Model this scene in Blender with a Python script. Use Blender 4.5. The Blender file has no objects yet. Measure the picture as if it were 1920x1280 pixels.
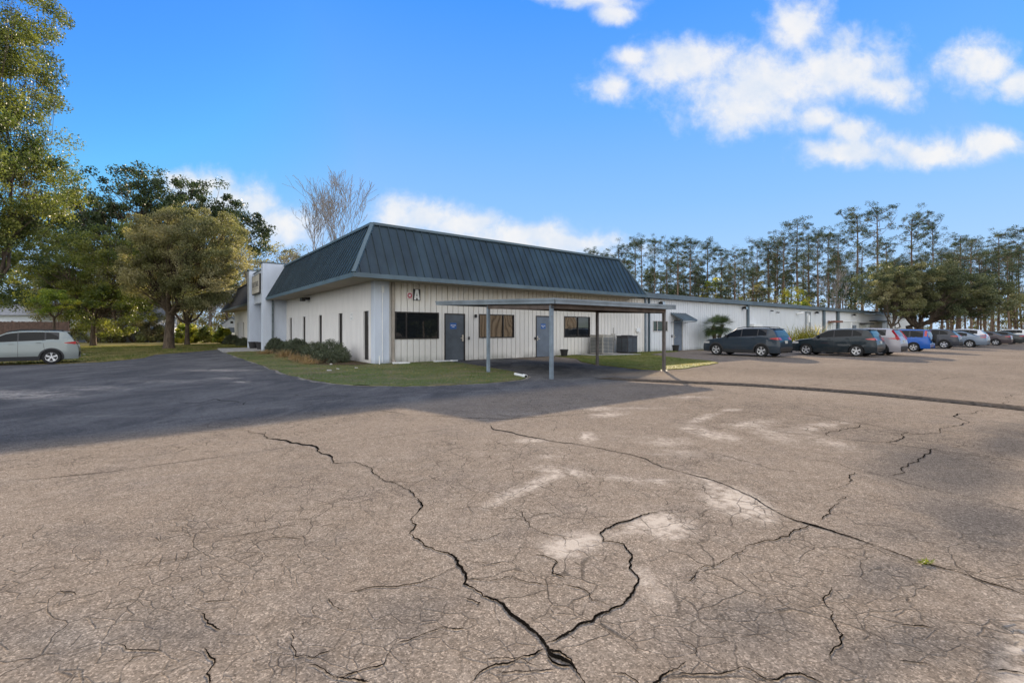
import bpy, math, random
import numpy as np
from mathutils import Vector

random.seed(7)
RNG = np.random.default_rng(11)
R = math.radians
scene = bpy.context.scene
col = scene.collection

# ------------------------------------------------------------------ camera
F, CX, HZ, H = 870.0, 960.0, 620.0, 1.5      # measured from the photograph (1920 px wide)
cam_d = bpy.data.cameras.new('camera')
cam_d.sensor_width = 36.0
cam_d.lens = 36.0 * F / 1920.0
cam_d.shift_y = -20.0 / 1920.0
cam_d.clip_start = 0.05
cam_d.clip_end = 4000
cam = bpy.data.objects.new('camera', cam_d)
cam.location = (0, 0, H)
cam.rotation_euler = (R(90), 0, 0)
col.objects.link(cam)
scene.camera = cam

# ------------------------------------------------------------------ exposure / engine
scene.view_settings.view_transform = 'Standard'
scene.view_settings.look = 'None'
scene.view_settings.gamma = 1
scene.view_settings.exposure = 1.2
scene.cycles.max_bounces = 6
scene.cycles.diffuse_bounces = 3
scene.cycles.glossy_bounces = 3
scene.cycles.transparent_max_bounces = 8
scene.cycles.use_denoising = True

SUN_ELEV, SUN_AZ = 17.6, 13.0     # degrees above the horizon; degrees to the right of straight ahead
sun_d = bpy.data.lights.new('sun', 'SUN')
sun_d.energy = 5.0
sun_d.angle = R(0.6)
sun_d.color = (1.0, 0.82, 0.62)
sun = bpy.data.objects.new('sun', sun_d)
_d = Vector((math.sin(R(SUN_AZ)) * math.cos(R(SUN_ELEV)), math.cos(R(SUN_AZ)) * math.cos(R(SUN_ELEV)), math.sin(R(SUN_ELEV))))
sun.rotation_euler = _d.to_track_quat('Z', 'Y').to_euler()
sun.location = (20, 60, 40)
col.objects.link(sun)

# ------------------------------------------------------------------ sky
world = bpy.data.worlds.new('World')
scene.world = world
world.use_nodes = True


class NT:
    """small helper for node trees"""
    def __init__(s, nt):
        s.nt = nt; s.n = nt.nodes; s.l = nt.links

    def new(s, t, **kw):
        n = s.n.new(t)
        for k, v in kw.items():
            setattr(n, k, v)
        return n

    def put(s, n, i, v):
        if v is None:
            return
        if isinstance(v, bpy.types.NodeSocket):
            s.l.new(v, n.inputs[i])
        else:
            n.inputs[i].default_value = v

    def math(s, op, a, b=None, c=None, clamp=False):
        n = s.new('ShaderNodeMath', operation=op, use_clamp=clamp)
        s.put(n, 0, a); s.put(n, 1, b); s.put(n, 2, c)
        return n.outputs[0]

    def vmath(s, op, a, b=None):
        n = s.new('ShaderNodeVectorMath', operation=op)
        s.put(n, 0, a); s.put(n, 1, b)
        return n.outputs['Value'] if op in ('LENGTH', 'DOT_PRODUCT') else n.outputs['Vector']

    def scale(s, a, k):
        n = s.new('ShaderNodeVectorMath', operation='SCALE')
        s.put(n, 0, a); s.put(n, 3, k)
        return n.outputs['Vector']

    def noise(s, vec, scale, detail=4, rough=0.55, dist=0.0, color=False):
        n = s.new('ShaderNodeTexNoise')
        s.put(n, 'Vector', vec); s.put(n, 'Scale', scale); s.put(n, 'Detail', detail)
        s.put(n, 'Roughness', rough); s.put(n, 'Distortion', dist)
        return n.outputs['Color' if color else 'Fac']

    def voro(s, vec, scale, feature='F1', out='Distance', rand=1.0):
        n = s.new('ShaderNodeTexVoronoi', feature=feature)
        s.put(n, 'Vector', vec); s.put(n, 'Scale', scale); s.put(n, 'Randomness', rand)
        return n.outputs[out]

    def ramp(s, fac, stops, interp='LINEAR'):
        n = s.new('ShaderNodeValToRGB')
        n.color_ramp.interpolation = interp
        e = n.color_ramp.elements
        while len(e) < len(stops):
            e.new(0.5)
        for el, (p, c) in zip(e, stops):
            el.position = p
            el.color = (c, c, c, 1) if isinstance(c, (int, float)) else (*c, 1)
        s.put(n, 0, fac)
        return n.outputs[0]

    def mix(s, fac, a, b, mode='MIX'):
        n = s.new('ShaderNodeMix', data_type='RGBA', blend_type=mode)
        s.put(n, 0, fac)
        s.put(n, 6, a if isinstance(a, bpy.types.NodeSocket) else (*a, 1))
        s.put(n, 7, b if isinstance(b, bpy.types.NodeSocket) else (*b, 1))
        return n.outputs[2]

    def step(s, x, lo, hi, smooth=True):
        n = s.new('ShaderNodeMapRange', interpolation_type='SMOOTHSTEP' if smooth else 'LINEAR')
        s.put(n, 0, x); s.put(n, 1, lo); s.put(n, 2, hi); s.put(n, 3, 0.0); s.put(n, 4, 1.0)
        return n.outputs[0]


def build_sky():
    t = NT(world.node_tree)
    t.n.clear()
    out = t.new('ShaderNodeOutputWorld')
    bg = t.new('ShaderNodeBackground')
    sky = t.new('ShaderNodeTexSky', sky_type='NISHITA', sun_disc=False)
    sky.sun_elevation = R(SUN_ELEV)
    sky.sun_rotation = R(SUN_AZ)
    sky.altitude = 0
    sky.air_density = 1.0
    sky.dust_density = 0.25
    sky.ozone_density = 3.0
    dirv = t.new('ShaderNodeTexCoord').outputs['Generated']
    sep = t.new('ShaderNodeSeparateXYZ')
    t.put(sep, 0, dirv)
    x, y, z = sep.outputs
    # deeper, cleaner blue of the processed photograph
    hs = t.new('ShaderNodeHueSaturation')
    t.put(hs, 'Saturation', SKY_SAT); t.put(hs, 'Value', 1.0); t.put(hs, 'Color', sky.outputs[0])
    base = t.mix(1.0, hs.outputs[0], SKY_TINT, 'MULTIPLY')
    # thin forward glow: the sky around the sun is no brighter than clear blue air lets it be
    hor = t.math('MULTIPLY', t.math('MAXIMUM', z, 0.0), 1.0)
    lim = t.new('ShaderNodeValToRGB')
    els = lim.color_ramp.elements
    stops = [(0.0, (.58, .77, 1.0)), (0.10, (.44, .68, 1.0)), (0.25, (.28, .56, 1.0)), (0.42, (.15, .44, 1.0)), (0.58, (.075, .33, .98)), (1.0, (.03, .2, .8))]
    while len(els) < len(stops): els.new(.5)
    for e_, (p_, c_) in zip(els, stops):
        e_.position = p_; e_.color = (*c_, 1)
    t.put(lim, 0, hor)
    base = t.mix(1.0, base, t.scale(lim.outputs[0], 4.5), 'DARKEN')
    # clouds as directions ahead (x/y, z/y): blobs broken up by noise
    ys = t.math('MAXIMUM', y, 0.02)
    comb = t.new('ShaderNodeCombineXYZ')
    t.put(comb, 0, t.math('DIVIDE', x, ys)); t.put(comb, 1, t.math('DIVIDE', z, ys)); t.put(comb, 2, 0.0)
    pq = comb.outputs[0]
    n1 = t.noise(pq, 5.0, 6, 0.6, 0.3, color=True)
    off = t.vmath('SUBTRACT', n1, (0.5, 0.5, 0.5))
    pqd = t.vmath('ADD', pq, t.vmath('MULTIPLY', off, (0.10, 0.08, 0.0)))
    blobs = [(1430, 165, 150, 72), (1570, 130, 120, 60), (1280, 120, 110, 44), (1150, 160, 52, 28), (1390, 215, 95, 36),
             (1490, 45, 62, 50), (1650, 165, 75, 30), (1190, 95, 45, 20), (1540, 230, 50, 26),
             (1600, 290, 95, 26), (1750, 275, 130, 30), (1850, 262, 62, 28), (1600, 250, 40, 22),
             (1835, 125, 62, 45), (1905, 155, 50, 25),
             (1110, -2, 95, 20), (1155, 22, 45, 20),
             (790, 410, 85, 34), (870, 425, 80, 34), (980, 445, 120, 28), (740, 400, 40, 28), (1080, 458, 80, 20), (900, 470, 260, 30),
             (380, 345, 75, 30), (440, 380, 70, 34), (520, 425, 85, 34), (330, 335, 45, 18)]
    acc = None
    for (u, v, ru, rv) in blobs:
        p = ((u - CX) / F, (HZ - v) / F, 0)
        d = t.vmath('SUBTRACT', pqd, p)
        d = t.vmath('MULTIPLY', d, (F / ru, F / rv, 0))
        m = t.math('SUBTRACT', 1.38, t.vmath('LENGTH', d))
        acc = m if acc is None else t.math('SMOOTH_MAX', acc, m, 0.35)
    n2 = t.noise(pq, 16.0, 7, 0.62, 0.2)
    dens = t.math('ADD', acc, t.math('MULTIPLY', t.math('SUBTRACT', n2, 0.5), 1.9))
    front = t.step(y, 0.05, 0.2)
    cmask = t.math('MULTIPLY', t.step(dens, -0.15, 1.15), front)
    # bright cloud added out of view behind the camera, filling the shaded walls
    n3 = t.noise(t.vmath('MULTIPLY', dirv, (1.0, 1.0, 2.2)), 2.2, 6, 0.6)
    back = t.math('MULTIPLY', t.step(n3, 0.36, 0.58), t.step(t.math('MULTIPLY', y, -1.0), -0.05, 0.3))
    back = t.math('MULTIPLY', back, t.step(z, -0.05, 0.05))
    n4 = t.noise(pq, 9.0, 5, 0.6)
    ccol = t.mix(t.math('MULTIPLY', t.step(n4, 0.25, 0.65), t.step(dens, 0.1, 1.0)), (CLOUD * 0.76, CLOUD * 0.84, CLOUD * 0.96), (CLOUD * 1.0, CLOUD * 0.985, CLOUD * 0.97))
    c2 = t.mix(t.math('MULTIPLY', cmask, 0.93), base, ccol)
    c3 = t.mix(back, c2, (FILL_CLOUD, FILL_CLOUD * 0.97, FILL_CLOUD * 0.93))
    t.put(bg, 'Color', c3)
    t.put(bg, 'Strength', SKY_STR)
    t.l.new(bg.outputs[0], out.inputs[0])


SKY_STR = 0.10
SKY_SAT = 1.25
SKY_TINT = (0.72, 0.92, 1.2)
CLOUD = 4.2
FILL_CLOUD = 13.0  # radiance of the added fill cloud
build_sky()

# ------------------------------------------------------------------ frame of the building
O2 = ((701 - CX) / F * (F * H / (683.5 - HZ)), F * H / (683.5 - HZ))
D1 = (0.790, 0.613)
D2 = (-0.613, 0.790)
ANG = math.atan2(0.613, 0.790)


def P(a, b, z=0.0):
    return (O2[0] + a * D1[0] + b * D2[0], O2[1] + a * D1[1] + b * D2[1], z)


def AB(x, y):
    dx, dy = x - O2[0], y - O2[1]
    return dx * D1[0] + dy * D1[1], dx * D2[0] + dy * D2[1]


def sstep(x, lo, hi):
    t = np.clip((x - lo) / (hi - lo), 0, 1)
    return t * t * (3 - 2 * t)


def relief(x, y):
    """the near half of the lot lies a little higher than the drive along the building"""
    a, b = AB(np.asarray(x, float), np.asarray(y, float))
    fb = 1 - sstep(b, -14.8, -6.8)
    core = sstep(a, -7.5, -3.8) * (1 - sstep(a, 0.5, 10.0))
    left = 1 - sstep(a, -7.5, -3.8)
    return fb * (0.19 * core + 0.16 * left)


def ground_at(u, v):
    """the point of the lot that the photograph shows at pixel u, v"""
    g = 0.0
    for _ in range(12):
        Y = F * (H - g) / (v - HZ)
        X = (u - CX) / F * Y
        g = float(relief(X, Y))
    return X, Y, g


# ------------------------------------------------------------------ mesh helpers
def fast_mesh(name, verts, faces, smooth=False, mat_index=None):
    """verts (N,3), faces (M,k) numpy"""
    me = bpy.data.meshes.new(name)
    verts = np.asarray(verts, np.float32); faces = np.asarray(faces, np.int32)
    k = faces.shape[1]
    me.vertices.add(len(verts)); me.vertices.foreach_set('co', verts.ravel())
    me.loops.add(faces.size); me.loops.foreach_set('vertex_index', faces.ravel())
    me.polygons.add(len(faces))
    me.polygons.foreach_set('loop_start', np.arange(0, faces.size, k, dtype=np.int32))
    me.polygons.foreach_set('loop_total', np.full(len(faces), k, np.int32))
    if smooth:
        me.polygons.foreach_set('use_smooth', np.ones(len(faces), bool))
    if mat_index is not None:
        me.polygons.foreach_set('material_index', np.asarray(mat_index, np.int32))
    me.update(calc_edges=True)
    me.validate()
    return me


class MB:
    def __init__(s):
        s.v = []; s.f = []

    def quad(s, a, b, c, d):
        i = len(s.v); s.v += [a, b, c, d]; s.f.append((i, i + 1, i + 2, i + 3))

    def poly(s, pts):
        i = len(s.v); s.v += list(pts); s.f.append(tuple(range(i, i + len(pts))))

    def box(s, x0, x1, y0, y1, z0, z1):
        i = len(s.v)
        s.v += [(x0, y0, z0), (x1, y0, z0), (x1, y1, z0), (x0, y1, z0), (x0, y0, z1), (x1, y0, z1), (x1, y1, z1), (x0, y1, z1)]
        for q in ((0, 3, 2, 1), (4, 5, 6, 7), (0, 1, 5, 4), (1, 2, 6, 5), (2, 3, 7, 6), (3, 0, 4, 7)):
            s.f.append(tuple(i + k for k in q))
        return s

    def hexa(s, b, t):
        """bottom 4 points and top 4 points, both counter-clockwise from above"""
        i = len(s.v); s.v += list(b) + list(t)
        for q in ((0, 3, 2, 1), (4, 5, 6, 7), (0, 1, 5, 4), (1, 2, 6, 5), (2, 3, 7, 6), (3, 0, 4, 7)):
            s.f.append(tuple(i + k for k in q))
        return s

    def bar(s, p, q, w, h=None):
        """rectangular bar from p to q"""
        p = Vector(p); q = Vector(q); h = h or w
        d = (q - p).normalized()
        up = Vector((0, 0, 1)) if abs(d.z) < 0.95 else Vector((0, 1, 0))
        sx = d.cross(up).normalized(); sy = sx.cross(d).normalized()
        c = [(-1, -1), (1, -1), (1, 1), (-1, 1)]
        b = [tuple(p + sx * w / 2 * i + sy * h / 2 * j) for i, j in c]
        t = [tuple(q + sx * w / 2 * i + sy * h / 2 * j) for i, j in c]
        i = len(s.v); s.v += b + t
        for f in ((3, 2, 1, 0), (4, 5, 6, 7), (0, 1, 5, 4), (1, 2, 6, 5), (2, 3, 7, 6), (3, 0, 4, 7)):
            s.f.append(tuple(i + k for k in f))
        return s

    def tube(s, pts, rad, n=8, caps=True):
        pts = [Vector(p) for p in pts]
        if not hasattr(rad, '__len__'):
            rad = [rad] * len(pts)
        i0 = len(s.v); ref = None
        for k, p in enumerate(pts):
            d = (pts[min(k + 1, len(pts) - 1)] - pts[max(k - 1, 0)])
            d = d.normalized() if d.length > 1e-9 else Vector((0, 0, 1))
            if ref is None:
                ref = Vector((1, 0, 0)) if abs(d.x) < 0.9 else Vector((0, 1, 0))
            sx = (ref - d * ref.dot(d)).normalized(); sy = d.cross(sx); ref = sx
            for j in range(n):
                a = 2 * math.pi * j / n
                s.v.append(tuple(p + (sx * math.cos(a) + sy * math.sin(a)) * rad[k]))
        for k in range(len(pts) - 1):
            for j in range(n):
                a = i0 + k * n + j; b = i0 + k * n + (j + 1) % n
                s.f.append((a, b, b + n, a + n))
        if caps:
            s.f.append(tuple(i0 + j for j in reversed(range(n))))
            s.f.append(tuple(i0 + (len(pts) - 1) * n + j for j in range(n)))
        return s

    def lathe(s, prof, n=24, c=(0, 0, 0), axis='z'):
        """prof: list of (r, h)"""
        i0 = len(s.v)
        for r, h in prof:
            for j in range(n):
                a = 2 * math.pi * j / n
                x, y = r * math.cos(a), r * math.sin(a)
                p = (x, y, h) if axis == 'z' else (x, h, -y)
                s.v.append((c[0] + p[0], c[1] + p[1], c[2] + p[2]))
        for k in range(len(prof) - 1):
            for j in range(n):
                a = i0 + k * n + j; b = i0 + k * n + (j + 1) % n
                s.f.append((a, b, b + n, a + n))
        return s


def tag(o, label=None, cat=None, group=None, kind=None):
    if label: o['label'] = label
    if cat: o['category'] = cat
    if group: o['group'] = group
    if kind: o['kind'] = kind
    return o


def obj(name, mb, mat, parent=None, loc=None, rz=None, smooth=False, bevel=0, mesh=None):
    if mesh is None:
        me = bpy.data.meshes.new(name)
        me.from_pydata(mb.v, [], mb.f)
        me.update()
        if smooth:
            me.polygons.foreach_set('use_smooth', [True] * len(me.polygons))
    else:
        me = mesh
    if not me.materials:
        for m in (mat if isinstance(mat, (list, tuple)) else [mat]):
            me.materials.append(m)
    o = bpy.data.objects.new(name, me)
    col.objects.link(o)
    if parent: o.parent = parent
    if loc is not None: o.location = loc
    if rz is not None: o.rotation_euler = (0, 0, rz)
    if bevel:
        b = o.modifiers.new('bevel', 'BEVEL'); b.width = bevel; b.segments = 2; b.limit_method = 'ANGLE'
    return o


def empty(name, loc=(0, 0, 0), rz=0.0, label=None, cat=None, group=None):
    o = bpy.data.objects.new(name, None)
    col.objects.link(o)
    o.empty_display_size = 0.3
    o.location = loc; o.rotation_euler = (0, 0, rz)
    return tag(o, label, cat, group)


def copy_tree(o, parent=None):
    c = o.copy(); col.objects.link(c)
    if parent: c.parent = parent
    for ch in list(o.children):
        copy_tree(ch, c)
    return c


# ------------------------------------------------------------------ materials
def mat(name, color, rough=0.6, metal=0.0, spec=0.5, var=0.0, vscale=3.0, bump=0.0, bscale=30.0, coat=0.0, dirt=None, stretch=None):
    m = bpy.data.materials.new(name)
    m.use_nodes = True
    t = NT(m.node_tree)
    b = t.n['Principled BSDF']
    t.put(b, 'Roughness', rough); t.put(b, 'Metallic', metal); t.put(b, 'Specular IOR Level', spec)
    t.put(b, 'Coat Weight', coat); t.put(b, 'Coat Roughness', 0.05)
    tc = t.new('ShaderNodeTexCoord').outputs['Object']
    if stretch:
        tc = t.vmath('MULTIPLY', tc, stretch)
    if var or dirt:
        n = t.noise(tc, vscale, 5, 0.6)
        c = t.mix(t.step(n, 0.3, 0.7), tuple(x * (1 - var) for x in color), tuple(min(1, x * (1 + var)) for x in color))
        if dirt:
            n2 = t.noise(tc, vscale * 2.7, 6, 0.7, 0.4)
            c = t.mix(t.math('MULTIPLY', t.step(n2, 0.52, 0.75), dirt[1]), c, dirt[0])
        t.put(b, 'Base Color', c)
    else:
        t.put(b, 'Base Color', (*color, 1))
    if bump:
        bp = t.new('ShaderNodeBump'); t.put(bp, 'Strength', 1.0); t.put(bp, 'Distance', bump)
        t.put(bp, 'Height', t.noise(tc, bscale, 4, 0.6))
        t.l.new(bp.outputs[0], b.inputs['Normal'])
    return m


def leaf_mat(name, c1, c2, trans=0.35, c3=None, gloss=0.45):
    m = bpy.data.materials.new(name)
    m.use_nodes = True
    t = NT(m.node_tree)
    b = t.n['Principled BSDF']
    rnd = t.new('ShaderNodeNewGeometry').outputs['Random Per Island']
    tc = t.new('ShaderNodeTexCoord').outputs['Object']
    c = t.mix(rnd, c1, c2)
    if c3:
        c = t.mix(t.math('MULTIPLY', t.step(t.noise(tc, 0.35, 3, 0.6), 0.42, 0.62), 0.8), c, c3)
    n = t.step(t.noise(tc, 0.7, 3), 0.3, 0.7)
    k = t.math('MULTIPLY_ADD', n, 0.5, 0.75)
    cc = t.new('ShaderNodeCombineXYZ')
    for i in range(3):
        t.put(cc, i, k)
    c = t.mix(1.0, c, cc.outputs[0], 'MULTIPLY')
    t.put(b, 'Base Color', c); t.put(b, 'Roughness', gloss); t.put(b, 'Specular IOR Level', 0.25)
    tr = t.new('ShaderNodeBsdfTranslucent')
    t.put(tr, 'Color', t.mix(1.0, c, (1.9, 1.9, 0.9), 'MULTIPLY'))
    mx = t.new('ShaderNodeMixShader'); t.put(mx, 0, trans)
    t.l.new(b.outputs[0], mx.inputs[1]); t.l.new(tr.outputs[0], mx.inputs[2])
    t.l.new(mx.outputs[0], t.n['Material Output'].inputs[0])
    return m


def asphalt_mat():
    m = bpy.data.materials.new('asphalt')
    m.use_nodes = True
    t = NT(m.node_tree)
    b = t.n['Principled BSDF']
    tc = t.new('ShaderNodeTexCoord').outputs['Object']
    at = t.new('ShaderNodeAttribute', attribute_name='marks')
    sp = t.new('ShaderNodeSeparateColor'); t.l.new(at.outputs['Color'], sp.inputs[0])
    stain, dark, newer_shade = sp.outputs
    big = t.noise(tc, 0.22, 4, 0.55, 0.5)
    mid = t.noise(tc, 1.6, 5, 0.65, 0.3)
    fine = t.noise(tc, 9.0, 4, 0.7)
    base = t.mix(t.step(big, 0.3, 0.7), (0.168, 0.138, 0.109), (0.210, 0.175, 0.140))
    base = t.mix(t.math('MULTIPLY', t.step(mid, 0.45, 0.75), 0.5), base, (0.13, 0.112, 0.098))
    base = t.mix(t.math('MULTIPLY', t.step(fine, 0.35, 0.7), 0.28), base, (0.29, 0.255, 0.215))
    # darker patches
    dk = t.math('MULTIPLY', dark, t.step(t.math('ADD', mid, t.math('MULTIPLY', dark, 0.3)), 0.38, 0.72), clamp=True)
    base = t.mix(dk, base, (0.085, 0.080, 0.076))
    # newer, bluer asphalt near the building, with its cast shade put into the colour
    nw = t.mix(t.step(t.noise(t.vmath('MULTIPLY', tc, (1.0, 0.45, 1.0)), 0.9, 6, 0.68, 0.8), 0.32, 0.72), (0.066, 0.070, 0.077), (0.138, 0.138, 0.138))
    base = t.mix(newer_shade, base, nw)
    streak = t.step(t.noise(t.vmath('MULTIPLY', tc, (0.35, 1.3, 1.0)), 1.1, 5, 0.65, 0.6), 0.55, 0.78)
    base = t.mix(t.math('MULTIPLY', streak, 0.22), base, (0.33, 0.30, 0.26))
    # aggregate
    cell = t.voro(tc, 140.0, out='Color')
    sc = t.new('ShaderNodeSeparateColor'); t.l.new(cell, sc.inputs[0])
    st = t.ramp(sc.outputs[0], [(0.0, 0.45), (0.4, 0.88), (0.8, 1.12), (0.96, 1.85)])
    base = t.mix(0.75, base, t.mix(1.0, base, st, 'MULTIPLY'))
    sc2 = t.new('ShaderNodeSeparateColor'); t.l.new(t.voro(tc, 42.0, out='Color'), sc2.inputs[0])
    st2 = t.ramp(sc2.outputs[1], [(0.0, 0.78), (0.5, 1.0), (1.0, 1.18)])
    base = t.mix(0.55, base, t.mix(1.0, base, st2, 'MULTIPLY'))
    # pale stains
    sn = t.math('ADD', t.math('MULTIPLY', t.noise(tc, 3.0, 6, 0.75, 0.8), 0.6), t.math('MULTIPLY', t.noise(tc, 17.0, 4, 0.7), 0.4))
    sm = t.step(t.math('MULTIPLY', stain, t.math('MULTIPLY_ADD', sn, 5.5, -2.0)), 0.05, 0.9)
    base = t.mix(t.math('MULTIPLY', sm, 0.78), base, (0.46, 0.41, 0.35))
    # crackle
    wob = t.vmath('MULTIPLY', t.vmath('SUBTRACT', t.noise(tc, 3.2, 3, 0.55, color=True), (0.5, 0.5, 0.5)), (0.20, 0.20, 0))
    tcd = t.vmath('ADD', tc, wob)
    e1 = t.voro(tcd, 1.15, 'DISTANCE_TO_EDGE')
    e2 = t.voro(tcd, 3.6, 'DISTANCE_TO_EDGE')
    e3 = t.voro(t.vmath('ADD', tc, t.scale(wob, 0.5)), 9.5, 'DISTANCE_TO_EDGE')
    broke = t.noise(tc, 2.1, 3, 0.6)
    area = t.noise(tc, 0.35, 3, 0.6)
    k1 = t.math('MULTIPLY', t.math('SUBTRACT', 1.0, t.step(e1, 0.002, 0.007)), t.step(broke, 0.46, 0.60))
    k2 = t.math('MULTIPLY', t.math('SUBTRACT', 1.0, t.step(e2, 0.004, 0.020)), t.math('MULTIPLY', t.step(area, 0.40, 0.56), t.step(broke, 0.42, 0.54)))
    k3 = t.math('MULTIPLY', t.math('SUBTRACT', 1.0, t.step(e3, 0.008, 0.05)), t.math('MULTIPLY', t.step(area, 0.38, 0.54), t.step(t.noise(tc, 3.3, 2), 0.46, 0.58)))
    k = t.math('MAXIMUM', t.math('MULTIPLY', k1, 0.0), t.math('MAXIMUM', t.math('MULTIPLY', k2, 0.7), t.math('MULTIPLY', k3, 0.5)))
    k = t.math('MULTIPLY', k, t.math('SUBTRACT', 1.0, t.math('MULTIPLY', newer_shade, 0.25)))
    base = t.mix(t.math('MULTIPLY', k, 0.85), base, (0.028, 0.024, 0.020))
    t.put(b, 'Base Color', base)
    t.put(b, 'Roughness', 1.0)
    t.put(b, 'Specular IOR Level', 0.0)
    h = t.math('ADD', t.math('MULTIPLY', sc.outputs[0], 0.5), t.math('MULTIPLY', fine, 0.7))
    h = t.math('SUBTRACT', h, t.math('MULTIPLY', k, 2.0))
    bp = t.new('ShaderNodeBump'); t.put(bp, 'Strength', 0.55); t.put(bp, 'Distance', 0.006)
    t.put(bp, 'Height', h)
    t.l.new(bp.outputs[0], b.inputs['Normal'])
    return m


def lawn_mat(name, g1, g2, brown, amount):
    m = bpy.data.materials.new(name)
    m.use_nodes = True
    t = NT(m.node_tree)
    b = t.n['Principled BSDF']
    tc = t.new('ShaderNodeTexCoord').outputs['Object']
    c = t.mix(t.step(t.noise(tc, 12, 5, 0.7), 0.3, 0.7), g1, g2)
    c = t.mix(t.math('MULTIPLY', t.step(t.noise(tc, 0.8, 5, 0.7, 0.5), 0.42, 0.66), amount), c, brown)
    c = t.mix(t.math('MULTIPLY', t.step(t.noise(tc, 60, 3, 0.6), 0.4, 0.7), 0.35), c, tuple(x * 0.45 for x in g1))
    t.put(b, 'Base Color', c); t.put(b, 'Roughness', 0.9); t.put(b, 'Specular IOR Level', 0.2)
    bp = t.new('ShaderNodeBump'); t.put(bp, 'Strength', 0.8); t.put(bp, 'Distance', 0.03)
    t.put(bp, 'Height', t.noise(tc, 40, 4, 0.7))
    t.l.new(bp.outputs[0], b.inputs['Normal'])
    return m


def wall_mat(name, c, stain, low=0.5, streak=0.25, tint_hi=None):
    """painted wall: vertical weather streaks, splash dirt near the ground"""
    m = bpy.data.materials.new(name)
    m.use_nodes = True
    t = NT(m.node_tree)
    b = t.n['Principled BSDF']
    tc = t.new('ShaderNodeTexCoord').outputs['Object']
    sp = t.new('ShaderNodeSeparateXYZ'); t.put(sp, 0, tc)
    n = t.noise(t.vmath('MULTIPLY', tc, (1, 1, 0.25)), 2.5, 6, 0.65)
    base = t.mix(t.step(n, 0.3, 0.75), tuple(x * 0.93 for x in c), tuple(min(1, x * 1.05) for x in c))
    s1 = t.noise(t.vmath('MULTIPLY', tc, (1, 1, 0.06)), 9.0, 5, 0.7)
    base = t.mix(t.math('MULTIPLY', t.step(s1, 0.55, 0.8), streak), base, stain)
    lowm = t.math('MULTIPLY', t.math('SUBTRACT', 1.0, t.step(sp.outputs[2], 0.02, low)), t.step(t.noise(tc, 1.3, 5, 0.7), 0.3, 0.65))
    base = t.mix(t.math('MULTIPLY', lowm, 0.55), base, (0.16, 0.16, 0.12))
    if tint_hi:
        him = t.math('MULTIPLY', t.step(sp.outputs[2], 2.3, 3.7), t.step(s1, 0.3, 0.7))
        base = t.mix(t.math('MULTIPLY', him, 0.6), base, tint_hi)
    t.put(b, 'Base Color', base); t.put(b, 'Roughness', 0.55); t.put(b, 'Specular IOR Level', 0.35)
    bp = t.new('ShaderNodeBump'); t.put(bp, 'Strength', 0.5); t.put(bp, 'Distance', 0.004)
    t.put(bp, 'Height', t.noise(tc, 14, 4, 0.6))
    t.l.new(bp.outputs[0], b.inputs['Normal'])
    return m


def glass_mat(name, tint=(0.012, 0.014, 0.016), wave=0.004, wscale=1.6, rough=0.03, spec=0.5):
    m = bpy.data.materials.new(name)
    m.use_nodes = True
    t = NT(m.node_tree)
    b = t.n['Principled BSDF']
    tc = t.new('ShaderNodeTexCoord').outputs['Object']
    t.put(b, 'Base Color', (*tint, 1)); t.put(b, 'Roughness', rough); t.put(b, 'Specular IOR Level', spec)
    t.put(b, 'IOR', 1.5)
    if wave:
        bp = t.new('ShaderNodeBump'); t.put(bp, 'Strength', 1.0); t.put(bp, 'Distance', wave)
        t.put(bp, 'Height', t.noise(tc, wscale, 1, 0.4))
        t.l.new(bp.outputs[0], b.inputs['Normal'])
    return m


M = {}
M['asphalt'] = asphalt_mat()
M['crack'] = mat('crack_shadow', (0.007, 0.006, 0.005), 1.0, spec=0.0, var=0.5, vscale=20)
M['dirt'] = mat('forest_floor', (0.12, 0.085, 0.05), 0.95, spec=0.2, var=0.35, vscale=0.5, bump=0.04, bscale=6)
M['mulch'] = mat('mulch', (0.075, 0.05, 0.035), 0.95, spec=0.2, var=0.5, vscale=9, bump=0.04, bscale=35)
M['sand'] = mat('sandy_edge', (0.34, 0.30, 0.25), 0.9, spec=0.2, var=0.3, vscale=6, bump=0.01, bscale=60)
M['lawn'] = lawn_mat('lawn', (0.075, 0.105, 0.030), (0.15, 0.175, 0.06), (0.19, 0.155, 0.095), 0.85)
M['lawn_sun'] = lawn_mat('lawn_sunlit_tint', (0.08, 0.12, 0.018), (0.20, 0.20, 0.04), (0.28, 0.21, 0.08), 0.45)  # lit copy of the lawn: sunlit yellow put into the base colour
M['lawn_dry_sunlit'] = lawn_mat('lawn_dry_sunlit', (0.11, 0.13, 0.028), (0.24, 0.20, 0.055), (0.38, 0.26, 0.11), 0.75)  # dry grass, brightened in colour to stand in for the sunlit strip
M['concrete'] = mat('concrete', (0.30, 0.29, 0.27), 0.85, var=0.2, vscale=4, bump=0.004, bscale=60)
M['teal'] = mat('teal_roof_metal', (0.020, 0.037, 0.047), 0.42, metal=0.0, spec=0.5, var=0.3, vscale=0.9, dirt=((0.05, 0.075, 0.08), 0.35), bump=0.004, bscale=1.5, stretch=(1, 1, 0.35))
M['black_roof'] = mat('black_roof', (0.016, 0.016, 0.018), 0.75, var=0.3, vscale=3)
M['trim'] = mat('blue_grey_trim', (0.065, 0.105, 0.130), 0.5, var=0.18, vscale=1.2, dirt=((0.10, 0.10, 0.09), 0.4))
M['gutter'] = mat('grey_fascia', (0.085, 0.115, 0.135), 0.5, var=0.2, vscale=1.0)
M['soffit'] = mat('soffit', (0.33, 0.29, 0.24), 0.8, var=0.1, vscale=2, dirt=((0.16, 0.13, 0.10), 0.4))
M['masonry'] = wall_mat('painted_masonry', (0.69, 0.67, 0.64), (0.30, 0.29, 0.26), 0.35, 0.18)
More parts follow.
